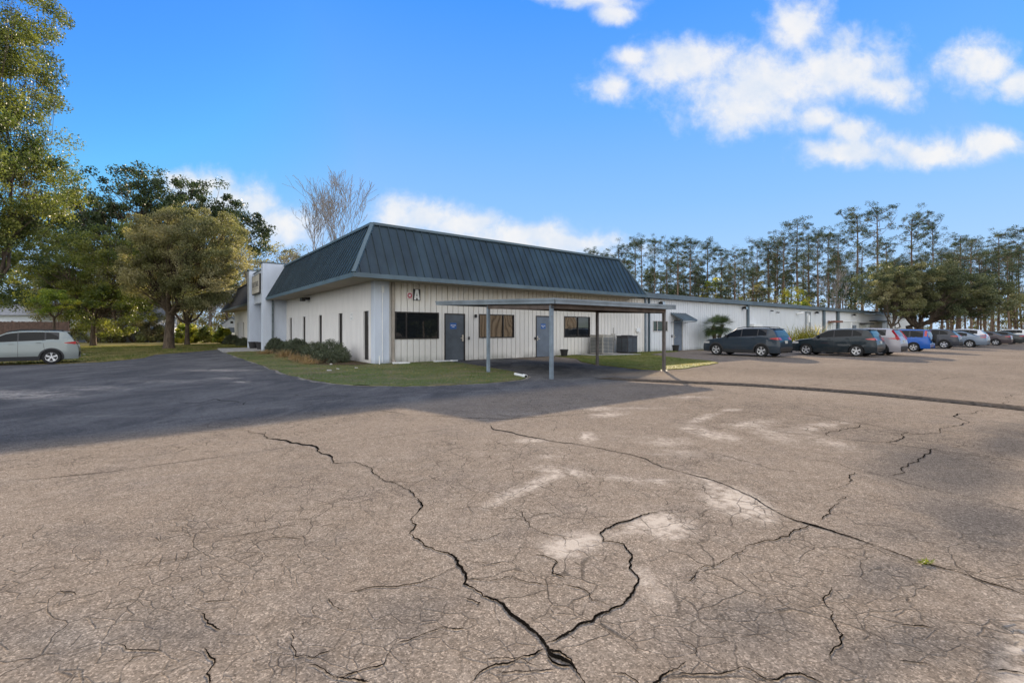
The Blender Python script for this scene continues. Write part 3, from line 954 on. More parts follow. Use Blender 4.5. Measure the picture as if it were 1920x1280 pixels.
def window(par, x0, x1, z0, z1, mull=(), frame=None, y=0.0, glass=None, fw=.05, sill=False):
    fm = frame or M['frame']
    fr = MB()
    yb, yf = y + .06, y - .035
    fr.box(x0, x1, yf, yb, z0, z0 + fw).box(x0, x1, yf, yb, z1 - fw, z1).box(x0, x0 + fw, yf + .003, yb, z0 + fw, z1 - fw).box(x1 - fw, x1, yf + .003, yb, z0 + fw, z1 - fw)
    for m in mull:
        fr.box(m - .025, m + .025, yf + .01, yb, z0 + fw, z1 - fw)
    w = obj('window', fr, fm, par)
    g = MB(); g.box(x0 + fw * .5, x1 - fw * .5, y + .03, y + .04, z0 + fw * .5, z1 - fw * .5)
    obj('pane', g, glass or M['glass'], w)
    if sill:
        s = MB(); s.box(x0 - .03, x1 + .03, y - .06, y - .036, z0 - .03, z0 + .01); obj('sill', s, fm, w)
    return w


def text_mesh(body, size, mat_, parent, loc, rot, extr=.004, name='lettering', sx=1.0, bold=0.0):
    c = bpy.data.curves.new(name, 'FONT'); c.body = body; c.size = size; c.extrude = extr; c.align_x = 'CENTER'; c.align_y = 'CENTER'; c.offset = bold
    o = bpy.data.objects.new(name, c); col.objects.link(o)
    dg = bpy.context.evaluated_depsgraph_get()
    me = bpy.data.meshes.new_from_object(o.evaluated_get(dg))
    bpy.data.objects.remove(o)
    me.materials.clear(); me.materials.append(mat_)
    n = bpy.data.objects.new(name, me); col.objects.link(n)
    n.parent = parent; n.location = loc; n.rotation_euler = rot; n.scale = (sx, 1, 1)
    return n


def door(par, x0, x1, z1, m, handle_side, sign=None, frame=None, lever='bar', y=0.0):
    d = MB(); d.box(x0 + .05, x1 - .05, y + .02, y + .06, .02, z1 - .05)
    dr = obj('door', d, m, par)
    f = MB(); fm = frame or M['frame']
    f.box(x0, x0 + .05, y - .03, y + .08, 0, z1).box(x1 - .05, x1, y - .03, y + .08, 0, z1).box(x0 + .05, x1 - .05, y - .027, y + .08, z1 - .05, z1)
    obj('door_frame', f, fm, dr)
    hx = x1 - .13 if handle_side == 'r' else x0 + .13
    h = MB()
    if lever == 'bar':
        h.box(hx - .035, hx + .035, y - .02, y + .019, .98, 1.30); h.bar((hx - .03, y - .05, 1.13), (hx - .16, y - .05, 1.13), .03)
    else:
        h.box(hx - .03, hx + .03, y - .015, y + .019, .95, 1.2); h.bar((hx, y - .045, 1.06), (hx + .14, y - .045, 1.04), .03)
    obj('handle', h, M['steel'], dr)
    if sign:
        sx, sz, sw, sh = sign
        s = MB(); s.box(sx - sw / 2, sx + sw / 2, y + .012, y + .0195, sz - sh / 2, sz + sh / 2)
        so = obj('door_sign', s, M['signblue'], dr)
        text_mesh('EMPLOYEES', sw * .16, M['white'], so, (sx, y + .011, sz + sh * .10), (R(90), 0, 0), .001, bold=.002)
        text_mesh('ONLY', sw * .16, M['white'], so, (sx, y + .011, sz - sh * .16), (R(90), 0, 0), .001, bold=.002)
    return dr


def wall_lamp(par, x, z, m=None, s=1.0, y=0.0, name='wall_lamp'):
    """hooded flood light facing down and out"""
    b = MB(); b.box(x - .06 * s, x + .06 * s, y - .05, y - .031, z - .08 * s, z + .08 * s)
    b.bar((x, y - .04, z), (x, y - .16 * s, z + .02), .035)
    i = len(b.v)
    b.hexa([(x - .13 * s, y - .34 * s, z - .10 * s), (x + .13 * s, y - .34 * s, z - .10 * s), (x + .10 * s, y - .10 * s, z - .07 * s), (x - .10 * s, y - .10 * s, z - .07 * s)],
           [(x - .11 * s, y - .30 * s, z + .09 * s), (x + .11 * s, y - .30 * s, z + .09 * s), (x + .09 * s, y - .12 * s, z + .10 * s), (x - .09 * s, y - .12 * s, z + .10 * s)])
    o = obj(name, b, m or M['black'], par)
    l = MB(); l.quad((x - .11 * s, y - .332 * s, z - .085 * s), (x + .11 * s, y - .332 * s, z - .085 * s), (x + .095 * s, y - .305 * s, z + .07 * s), (x - .095 * s, y - .305 * s, z + .07 * s))
    l.v = [(a, b_ - .012, c) for a, b_, c in l.v]
    obj('lens', l, M['steel'], o)
    return o


def build_main():
    bd = empty('commercial_building', (O2[0], O2[1], 0), ANG, 'single storey pale building with a dark teal metal mansard roof and square entrance portal', 'building')
    WZ = 3.74
    doorH = [(3.55, 4.73, 0, 2.36), (9.45, 10.62, 0, 2.36)]
    winH = [(.99, 3.24, 1.12, 2.38), (5.58, 7.88, 1.13, 2.37), (11.68, 13.92, 1.11, 2.37)]
    holes = doorH + winH
    mb = MB()
    wall_sheet(mb, .70, 19.62, .0, WZ, holes, y=0.055, depth=.12)
    ribs(mb, .98, 19.6, .03, WZ - .003, holes)
    mb.quad((19.62, 20, 0), (19.62, 0, 0), (19.62, 0, WZ), (19.62, 20, WZ))
    obj('panel_wall', mb, M['panel'], bd)
    # white wing wall on the front corner
    mb = MB(); mb.box(0.0, .70, -.06, .35, 0, WZ); obj('corner_pier', mb, M['bluewhite'], bd, bevel=.015)
    # masonry side wall, near part and far part
    slots = [(.64 + 3.66 * k, 1.28 + 3.66 * k, .16, 2.41) for k in range(5)]
    mb = MB(); wall_sheet(mb, .35, 16.9, 0, WZ, slots, y=0.0, depth=.16, axis='y')
    mb.box(-.008, 0.004, .35, 16.9, 2.455, 2.467)
    obj('side_wall', mb, M['masonry'], bd)
    far = [(36.9, 37.5, .2, 2.42), (40.8, 41.4, .2, 2.42), (32.5, 33.1, .2, 2.42), (28.8, 29.4, .2, 2.42)]
    mb = MB(); wall_sheet(mb, 23.6, 43.9, 0, WZ + .2, far, y=0.0, depth=.16, axis='y')
    mb.quad((0, 43.9, 0), (0, 43.9, 4), (20, 43.9, 4), (20, 43.9, 0))
    obj('rear_side_wall', mb, M['masonry'], bd)
    for (y0, y1, z0, z1) in slots + far:
        f = MB(); w_ = .035
        f.box(.07, .11, y0, y0 + w_, z0, z1).box(.07, .11, y1 - w_, y1, z0, z1).box(.073, .11, y0 + w_, y1 - w_, z0, z0 + w_).box(.073, .11, y0 + w_, y1 - w_, z1 - w_, z1).box(.073, .11, y0 + w_, y1 - w_, .78, .82)
        w = obj('narrow_window', f, M['frame'], bd)
        g = MB(); g.box(.10, .106, y0 + .01, y1 - .01, z0 + .01, z1 - .01); obj('pane', g, M['slot_glass'], w)
    # windows, doors
    for h, mu in zip(winH, ((1.55,), (7.15,), (12.85,))):
        window(bd, *h, mull=mu)
    door(bd, *doorH[0][:2], 2.36, M['door_dark'], 'r', (4.06, 1.74, .36, .30))
    door(bd, *doorH[1][:2], 2.36, M['door_mid'], 'l', (10.03, 1.76, .36, .30), lever='lever')
    mb = MB(); mb.box(4.90, 4.98, -.07, -.03, 1.05, 1.20); obj('keypad', mb, M['black'], bd)
    mb = MB(); mb.box(9.33, 9.41, -.07, -.03, 1.0, 1.14); obj('keypad', mb, M['black'], bd)
    b = MB(); b.lathe([(0.001, 2.34), (.05, 2.34), (.07, 2.30), (.07, 2.2), (.05, 2.17), (.001, 2.17)], 12, (5.32, -.11, 0)); b.box(5.30, 5.34, -.1, 0, 2.26, 2.30)
    obj('wall_lamp', b, M['black'], bd)
    # signs on the panel wall: square hazard plate and the letter A
    s = MB(); s.box(1.55, 1.84, -.05, -.03, 2.99, 3.28); s1 = obj('square_sign', s, mat('plate_white', (.66, .55, .54), .5), bd, bevel=.006)
    d = MB(); c8 = [(1.695 + .125 * math.cos(k * math.pi / 4), 3.135 + .125 * math.sin(k * math.pi / 4)) for k in range(8)]
    d.poly([(x, -.053, z) for x, z in c8][::1]); obj('sign_emblem', d, M['red'], s1)
    d = MB()
    d.poly([(1.695 + (.085 if k % 2 else .035) * math.cos(k * math.pi / 4), -.056, 3.135 + (.085 if k % 2 else .035) * math.sin(k * math.pi / 4)) for k in range(8)])
    obj('emblem_strokes', d, M['white'], s1)
    s = MB(); s.box(1.87, 2.24, -.05, -.03, 2.92, 3.46); s2 = obj('letter_sign', s, M['black'], bd, bevel=.008)
    d = MB(); y = -.055
    L = [(1.90, 2.945), (1.965, 3.43), (2.055, 3.43)]
    for sgn in (-1, 1):
        q = [(2.055 + sgn * .145, 2.95), (2.055 + sgn * .075, 3.43), (2.055, 3.43), (2.055, 3.30), (2.055 + sgn * .045, 2.95)]
        q = [(x, y, z) for x, z in q]
        d.poly(q[::-1] if sgn < 0 else q)
    d.box(2.0, 2.11, -.056, -.051, 3.04, 3.12)
    for v in range(len(d.v)): pass
    obj('letter_face', d, M['white'], s2)
    # warning notices on the side wall
    for z0, z1 in ((2.22, 2.37), (2.03, 2.19)):
        s = MB(); s.box(-.02, -.002, 2.68, 3.06, z0, z1); o_ = obj('wall_notice', s, M['white'], bd)
        t_ = MB()
        for k in range(2): t_.box(-.023, -.0205, 2.74, 3.0, z0 + .04 + k * .05, z0 + .055 + k * .05)
        obj('notice_lines', t_, M['lettering'], o_)
    # conduit, downspout, splash block
    mb = MB(); mb.tube([(.36, -.09, .1), (.36, -.09, 3.2)], .022, 8); mb.box(.31, .42, -.14, -.062, 3.2, 3.5); obj('conduit', mb, M['white'], bd)
    mb = MB(); mb.box(.80, .92, -.13, -.03, .12, WZ - .05); mb.hexa([(.80, -.30, .04), (.92, -.30, .04), (.92, -.03, .10), (.80, -.03, .10)], [(.80, -.30, .13), (.92, -.30, .13), (.92, -.03, .22), (.80, -.03, .22)])
    obj('downspout', mb, M['soffit'], bd)
    # flood light under the side eave
    mb = MB(); mb.box(-.30, -.002, 10.5, 10.85, 3.42, 3.58); mb.box(-.5, -.28, 10.42, 10.93, 3.33, 3.55); obj('flood_light', mb, M['frame'], bd, bevel=.02)
    # box on the right part of the wall
    mb = MB(); mb.box(18.5, 18.86, -.12, -.03, 1.42, 1.68); obj('junction_box', mb, M['white'], bd)
    mb = MB(); mb.box(15.92, 16.18, -.16, -.03, .85, 1.30); mb.tube([(16.05, -.1, 1.3), (16.05, -.1, 1.7)], .02); mb.tube([(16.05, -.1, .85), (16.05, -.1, .1)], .02); obj('electric_meter', mb, M['acgrey'], bd)
    mb = MB(); mb.box(19.46, 19.56, -.13, .0, .0, WZ); obj('downspout', mb, M['post'], bd)

    # ---- mansard roof: near block
    e, zt, zb, ze = 1.35, 6.17, 3.84, 3.68
    k = .1
    def mansard(a0, b0, a1, b1, hipR, cutfar, m, name, far_hip=False):
        """eave rectangle a0..a1, b0..b1; the sheet leans in by e-k"""
        s_ = e - k
        rf = MB()
        ta1 = a1 - s_ if hipR else a1
        tb1 = b1 - 3.6 if far_hip else b1
        # side that faces -x
        rf.quad((a0, b1, zb), (a0, b0, zb), (a0 + s_, b0 + s_, zt), (a0 + s_, tb1, zt))
        rf.quad((a0, b0, zb), (a1, b0, zb), (ta1, b0 + s_, zt), (a0 + s_, b0 + s_, zt))
        if hipR: rf.quad((a1, b0, zb), (a1, 20, zb), (ta1, 20, zt), (ta1, b0 + s_, zt))
        if far_hip: rf.quad((a1, b1, zb), (a0, b1, zb), (a0 + s_, tb1, zt), (ta1, tb1, zt))
        rf.quad((a0 + s_, b0 + s_, zt), (ta1, b0 + s_, zt), (ta1, tb1, zt), (a0 + s_, tb1, zt))
        if name == 'mansard_roof':
            # standing seams
            def seam(p, q, out):
                p = Vector(p); q = Vector(q); o_ = Vector(out) * .05
                d_ = (q - p).normalized(); sd = d_.cross(o_).normalized() * .016
                b_ = [p - sd, p + sd, q + sd, q - sd]
                t_ = [v + o_ for v in b_]
                i = len(rf.v); rf.v += [tuple(v) for v in b_ + t_]
                for f_ in ((4, 5, 6, 7), (0, 1, 5, 4), (1, 2, 6, 5), (2, 3, 7, 6), (3, 0, 4, 7)):
                    rf.f.append(tuple(i + x_ for x_ in f_))
            hgt = zt - zb
            x = a0 + .30
            while x < a1 - .1:
                lim = min(1.0, (x - a0) / s_, (a1 - x) / s_ if hipR else 1.0)
                seam((x, b0, zb), (x, b0 + s_ * lim, zb + hgt * lim), (0, -.88, .47))
                x += .41
            y_ = b0 + .30
            while y_ < b1 - .05:
                lim = min(1.0, (y_ - b0) / s_)
                seam((a0, y_, zb), (a0 + s_ * lim, y_, zb + hgt * lim), (-.88, 0, .47))
                y_ += .41
        r_ = obj(name, rf, m, bd)
        # hips and ridge cap
        cp = MB()
        cp.bar((a0, b0, zb + .02), (a0 + s_, b0 + s_, zt + .03), .17, .10)
        if hipR: cp.bar((a1, b0, zb + .02), (ta1, b0 + s_, zt + .03), .13, .08)
        cp.bar((a0 + s_, b0 + s_ - .02, zt + .04), (ta1, b0 + s_ - .02, zt + .04), .14, .11)
        cp.bar((a0 + s_ - .02, b0 + s_, zt + .04), (a0 + s_ - .02, tb1, zt + .04), .14, .11)
        obj('ridge_cap', cp, M['trim'] if name == 'mansard_roof' else m, r_)
        fa = MB()
        fa.box(a0 - .03, a1 + .03, b0 - .03, b0 + .02, ze, zb + .02)
        fa.box(a0 - .03, a0 + .02, b0 + .02, b1, ze, zb + .02)
        if hipR: fa.box(a1 - .02, a1 + .03, b0 + .02, 12, ze, zb + .02)
        obj('fascia', fa, M['trim'] if name == 'mansard_roof' else M['gutter'], r_)
        so = MB(); so.box(a0 + .02, a1 - .02 if hipR else a1, b0 + .02, 0.0, ze + .03, ze + .055) if name == 'mansard_roof' else None
        so.box(a0 + .02, 0.0, max(b0, 0) + .0, b1, ze + .03, ze + .055)
        if far_hip: so.box(a0 + .02, a1, b1 - e, b1, ze + .03, ze + .055)
        obj('soffit', so, M['soffit'], r_)
    mansard(-e, -e, 17.9, 16.88, True, True, M['teal'], 'mansard_roof')
    mansard(-e, 23.7, 18, 44.6, False, False, M['black_roof'], 'rear_mansard_roof', far_hip=True)
    # entrance portal
    p_ = empty('entrance_portal', (0, 0, 0)); p_.parent = bd
    for y0_, y1_, z1_ in ((16.9, 17.55, 6.33), (22.75, 23.65, 6.37)):
        pt = MB(); pt.box(-1.55, .6, y0_, y1_, 0, z1_); obj('portal_wall', pt, M['bluewhite'], p_, bevel=.02)
    li = MB(); li.box(-1.22, .3, 17.55, 22.75, 3.65, 6.1); obj('portal_lintel', li, M['bluewhite'], p_)
    cpg = MB(); cpg.box(-1.60, .65, 16.86, 17.6, 6.335, 6.40).box(-1.60, .65, 22.7, 23.7, 6.375, 6.44).box(-1.27, .35, 17.6, 22.7, 6.1, 6.15)
    obj('coping', cpg, M['trim'], p_)
    bk = MB(); bk.box(.3, .36, 17.55, 22.75, 0, 3.65); obj('recess_wall', bk, M['bluewhite'], p_)
    dd = MB(); dd.box(.2, .295, 19.0, 20.9, .1, 2.4); obj('entrance_door', dd, M['slot_glass'], p_)
    sg = MB(); sg.box(-1.42, -1.22, 19.2, 22.3, 4.40, 5.78); sgo = obj('portal_sign', sg, M['cream'], p_, bevel=.02)
    sb = MB(); sb.box(-1.40, -1.215, 19.12, 22.36, 4.34, 5.82); obj('sign_box', sb, M['frame'], sgo)
    text_mesh('TRADE CENTER', .58, M['lettering'], sgo, (-1.43, 20.75, 5.06), (R(90), 0, R(-90)), .006, bold=.006, sx=.66)
    ln = MB(); ln.box(-1.43, -1.421, 19.5, 22.0, 4.74, 4.77); obj('sign_rule', ln, M['lettering'], sgo)
    # stained leader on the near face of the portal wall
    st = MB(); st.box(-.98, -.86, 16.80, 16.895, .1, 3.72); obj('stained_leader', st, mat('stained_leader', (.13, .16, .17), .7, var=.3, vscale=4), p_)
    # flat roof deck so the building is closed from above
    rd = MB(); rd.box(0, 19.6, 0.3, 43.8, 3.76, 3.80); obj('roof_deck', rd, M['black_roof'], bd)

    # ---------------- long low warehouse
    wx, wy, _ = P(19.62, 0)
    wh = empty('warehouse', (wx, wy, 0), ANG, 'long low ribbed metal warehouse with a grey eave running behind the parked cars', 'building')
    def A(a): return a - 19.62
    hl = [(A(20.45), A(22.25), 1.45, 2.22), (A(22.98), A(24.2), 0, 2.32)]
    mb = MB(); wall_sheet(mb, 0, A(77.3), 0, 3.82, hl, y=.055, depth=.1)
    ribs(mb, 0.1, A(52.3), .03, 3.81, hl)
    mb.quad((A(77.3), 30, 0), (A(77.3), 0, 0), (A(77.3), 0, 3.82), (A(77.3), 30, 3.82))
    obj('panel_wall', mb, M['panel_far'], wh)
    window(wh, *hl[0], mull=(A(21.0),), frame=M['alu'])
    door(wh, *hl[1][:2], 2.32, M['door_mid'], 'l', None, frame=M['alu'], lever='lever')
    mb = MB(); mb.box(A(22.7), A(22.8), -.07, -.03, 1.0, 1.2); obj('keypad', mb, M['black'], wh)
    # door awning
    aw = MB()
    x0, x1 = A(22.62), A(24.5)
    aw.hexa([(x0, -1.05, 2.22), (x1, -1.05, 2.22), (x1, -.03, 2.74), (x0, -.03, 2.74)], [(x0, -1.05, 2.30), (x1, -1.05, 2.30), (x1, -.03, 2.84), (x0, -.03, 2.84)])
    for q in range(7):
        xx = x0 + (x1 - x0) * q / 6
        aw.bar((xx, -1.05, 2.31), (xx, -.03, 2.85), .03, .03)
    aw.bar((x0 + .03, -1.0, 2.20), (x0 + .03, -.03, 2.12), .04); aw.bar((x1 - .03, -1.0, 2.20), (x1 - .03, -.03, 2.12), .04)
    obj('awning', aw, M['gutter'], wh)
    # eave
    fa = MB(); fa.box(-1.7, A(77.5), -.32, -.10, 3.86, 4.14); fa.box(-1.7, A(77.5), -.36, -.29, 3.80, 3.88); fa.box(-1.7, A(77.5), -.10, 0, 3.83, 3.9)
    obj('eave_gutter', fa, M['gutter'], wh)
    rf = MB(); rf.quad((-1.7, -.30, 4.15), (A(77.5), -.30, 4.15), (A(77.5), 25, 4.9), (-1.7, 25, 4.9)); rf.quad((-1.7, 25, 4.9), (A(77.5), 25, 4.9), (A(77.5), 50, 4.15), (-1.7, 50, 4.15))
    obj('metal_roof', rf, mat('pale_roof_metal', (.45, .47, .49), .4, metal=.3, var=.1), wh)
    for a_, w_ in ((34.45, .26), (52.5, .5), (57.0, .55), (19.9, .08)):
        d = MB(); d.box(A(a_) - w_ / 2, A(a_) + w_ / 2, -.17, -.03, 0, 3.8); obj('downspout', d, M['gutter'], wh)
    for a_, z_ in ((21.2, 3.48), (33.6, 3.52), (50.1, 3.5), (62.2, 3.5)):
        wall_lamp(wh, A(a_), z_, s=1.25)
    for a_, z_ in ((39.1, 3.42), (40.4, 3.30)):
        d = MB(); d.tube([(A(a_), -.04, z_), (A(a_), -.3, z_ - .03)], .05, 8); obj('security_camera', d, M['black'], wh)
    d = MB(); d.tube([(A(45.0), -.05, 3.25), (A(45.7), -.5, 3.38)], .09, 8); d.bar((A(45.0), 0, 3.2), (A(45.1), -.15, 3.28), .06); obj('security_camera', d, M['white'], wh)
    d = MB()
    for a_ in (47.4, 48.5): d.tube([(A(a_), -.1, .5), (A(a_), -.1, 3.55)], .05, 8)
    d.bar((A(47.4), -.1, 3.5), (A(48.5), -.1, 3.5), .06); obj('vent_pipes', d, M['gutter'], wh)
    d = MB(); d.tube([(A(48.1), -.1, 2.4), (A(48.1), -.1, 3.2)], .14, 8); obj('vent_pipes', d, M['white'], wh)
    d = MB(); d.box(A(34.8), A(36.4), -.5, -.03, .9, 2.12); obj('wall_unit', d, M['white'], wh, bevel=.02)
    # pipe rail in front of the far part
    d = MB(); d.tube([(A(54), -.25, 2.62), (A(77), -.25, 2.72)], .045, 8)
    for a_ in (54.2, 61, 68, 76.5): d.tube([(A(a_), -.25, 0), (A(a_), -.25, 2.66)], .045, 8)
    obj('pipe_rail', d, M['white'], wh)
    d = MB(); d.box(A(54.0), A(55.6), -1.0, -.03, 2.45, 2.66); obj('canopy', d, mat('rusty_canopy', (.16, .07, .05), .8, var=.4), wh)
    for a0, a1, z in ((65.0, 67.6, 2.35), (68.9, 74.9, 2.75)):
        d = MB(); d.box(A(a0), A(a1), -.9, -.03, z, z + .16); obj('canopy', d, M['black'], wh)
    d = MB(); d.box(A(62.4), A(63.6), -.06, -.02, 0, 2.2); obj('door', d, M['door_mid'], wh)
    d = MB(); d.box(A(65.2), A(67.4), -.06, -.02, 0, 2.25); obj('door', d, M['panel_grey'], wh)
    d = MB(); d.box(A(69.4), A(74.6), -.06, -.02, 0, 2.7); obj('loading_door', d, M['soffit'], wh)
    # lower annex at the end
    ax, ay, _ = P(77.4, .5)
    an = empty('annex', (ax, ay, 0), ANG, 'plain low grey annex at the far end of the warehouse behind the dark oak', 'building')
    d = MB(); d.box(0, 17, 0, 14, 0, 3.5); obj('wall', d, M['panel_grey'], an)
    d = MB(); d.box(-.05, 17.1, -.1, 14.1, 3.503, 3.6); obj('roof', d, M['gutter'], an)
    d = MB(); d.box(6, 6.1, -.08, -.003, 0, 2.7).box(8.2, 8.3, -.08, -.003, 0, 2.7).box(6.1, 8.2, -.08, -.003, 2.6, 2.7); obj('door_frame', d, M['door_dark'], an)
    d = MB(); d.box(6.1, 8.2, -.04, -.002, 0, 2.6); obj('door', d, M['masonry'], an)
    return bd


def build_carport():
    cx, cy, _ = P(1.69, -9.73)
    c = empty('carport', (cx, cy, 0), ANG, 'flat roofed metal carport on four slim posts in front of the building', 'carport')
    L_, W_ = 5.72, 3.3
    for i, (x, y) in enumerate(((0, 0), (0, W_), (L_, W_), (L_, 0))):
        hz_ = 2.27 + .037 * y
        mb = MB(); mb.box(x - .05, x + .05, y - .05, y + .05, -.02, hz_); mb.box(x - .11, x + .11, y - .11, y + .11, 0.0, .015)
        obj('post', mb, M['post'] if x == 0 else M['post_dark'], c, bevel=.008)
    y0, y1, x0, x1 = -.27, 6.95, -.12, 6.05
    def z(y): return 2.30 + .037 * (y - y0)
    rf = MB(); rf.hexa([(x0 + .03, y0 + .03, z(y0) + .10), (x1 - .03, y0 + .03, z(y0) + .10), (x1 - .03, y1 - .03, z(y1) + .10), (x0 + .03, y1 - .03, z(y1) + .10)],
                       [(x0 + .03, y0 + .03, z(y0) + .13), (x1 - .03, y0 + .03, z(y0) + .13), (x1 - .03, y1 - .03, z(y1) + .13), (x0 + .03, y1 - .03, z(y1) + .13)])
    k = 0
    x = x0 + .2
    while x < x1 - .1:
        rf.bar((x, y0 + .04, z(y0) + .075), (x, y1 - .04, z(y1) + .075), .05, .05); x += .3
    obj('roof_sheet', rf, mat('carport_roof', (.20, .19, .18), .5, var=.2), c)
    fa = MB()
    def side(p, q, t=.03):
        (xa, ya), (xb, yb) = p, q
        ins = (t, 0) if xa == xb else (0, t)
        sx = 1 if (xa == x0 or ya == y0) else -1
        o = (ins[0] * sx, ins[1] * sx)
        fa.hexa([(xa, ya, z(ya)), (xb, yb, z(yb)), (xb + o[0], yb + o[1], z(yb)), (xa + o[0], ya + o[1], z(ya))], [(xa, ya, z(ya) + .155), (xb, yb, z(yb) + .155), (xb + o[0], yb + o[1], z(yb) + .155), (xa + o[0], ya + o[1], z(ya) + .155)])
        w = .02 * sx
        oo = (w if xa == xb else 0, 0 if xa == xb else w)
        fa.hexa([(xa - oo[0], ya - oo[1], z(ya) + .10), (xb - oo[0], yb - oo[1], z(yb) + .10), (xb, yb, z(yb) + .10), (xa, ya, z(ya) + .10)], [(xa - oo[0], ya - oo[1], z(ya) + .165), (xb - oo[0], yb - oo[1], z(yb) + .165), (xb, yb, z(yb) + .165), (xa, ya, z(ya) + .165)])
    side((x0, y0), (x1, y0)); side((x0, y1), (x0, y0)); side((x1, y0), (x1, y1)); side((x1, y1), (x0, y1))
    obj('fascia', fa, mat('carport_fascia', (.17, .20, .22), .5, var=.2, vscale=1.5, dirt=((.10, .08, .06), .4)), c)
    bm_ = MB()
    for y in (0, W_):
        bm_.box(-.05, L_ + .05, y - .05, y + .05, z(y) - .14, z(y) - .002)
    bm_.bar((0, .05, z(0) - .10), (0, W_ - .05, z(W_) - .10), .07, .12); bm_.bar((L_, .05, z(0) - .10), (L_, W_ - .05, z(W_) - .10), .07, .12)
    obj('beam', bm_, mat('carport_beam', (.10, .075, .06), .7, var=.3), c)


def ac_unit(x, y, rz, w, d, h, m_side, m_front, label):
    e_ = empty('ac_unit', (x, y, .07), rz, label, 'air conditioner', 'air conditioning units on the equipment pad')
    b = MB(); b.box(-w / 2, w / 2, -d / 2, d / 2, .03, h - .05); obj('cabinet', b, m_front, e_, bevel=.015)
    t_ = MB(); t_.box(-w / 2 - .015, w / 2 + .015, -d / 2 - .015, d / 2 + .015, h - .05, h); t_.lathe([(w * .36, h + .001), (w * .36, h + .03), (w * .30, h + .03), (w * .30, h + .001)], 20)
    obj('top_grille', t_, m_side, e_)
    lv = MB()
    n = 11
    for k in range(n):
        z0 = .12 + (h - .26) * k / n
        for s in (-1, 1):
            lv.box(-w / 2 + .05, -.03, s * (d / 2 + .012) - .01, s * (d / 2 + .012) + .01, z0, z0 + .045)
            lv.box(.03, w / 2 - .05, s * (d / 2 + .012) - .01, s * (d / 2 + .012) + .01, z0, z0 + .045)
            lv.box(s * (w / 2 + .012) - .01, s * (w / 2 + .012) + .01, -d / 2 + .05, -.03, z0, z0 + .045)
            lv.box(s * (w / 2 + .012) - .01, s * (w / 2 + .012) + .01, .03, d / 2 - .05, z0, z0 + .045)
    obj('louvers', lv, M['door_dark'], e_)


def pot(a, b, r, h, label, z=0.0):
    x, y, _ = P(a, b)
    e_ = empty('flower_pot', (x, y, z + float(relief(x, y))), 0, label, 'flower pot', 'black pots standing by the walls')
    b_ = MB(); b_.lathe([(.001, 0), (r * .72, 0), (r * .95, h * .9), (r * 1.05, h * .9), (r * 1.05, h), (r * .92, h), (r * .88, h * .85), (.001, h * .85)], 20)
    obj('pot', b_, M['terra'], e_, smooth=False)
    s = MB(); s.lathe([(r * .86, h * .87), (.001, h * .90)], 16); obj('soil', s, M['mulch'], e_)


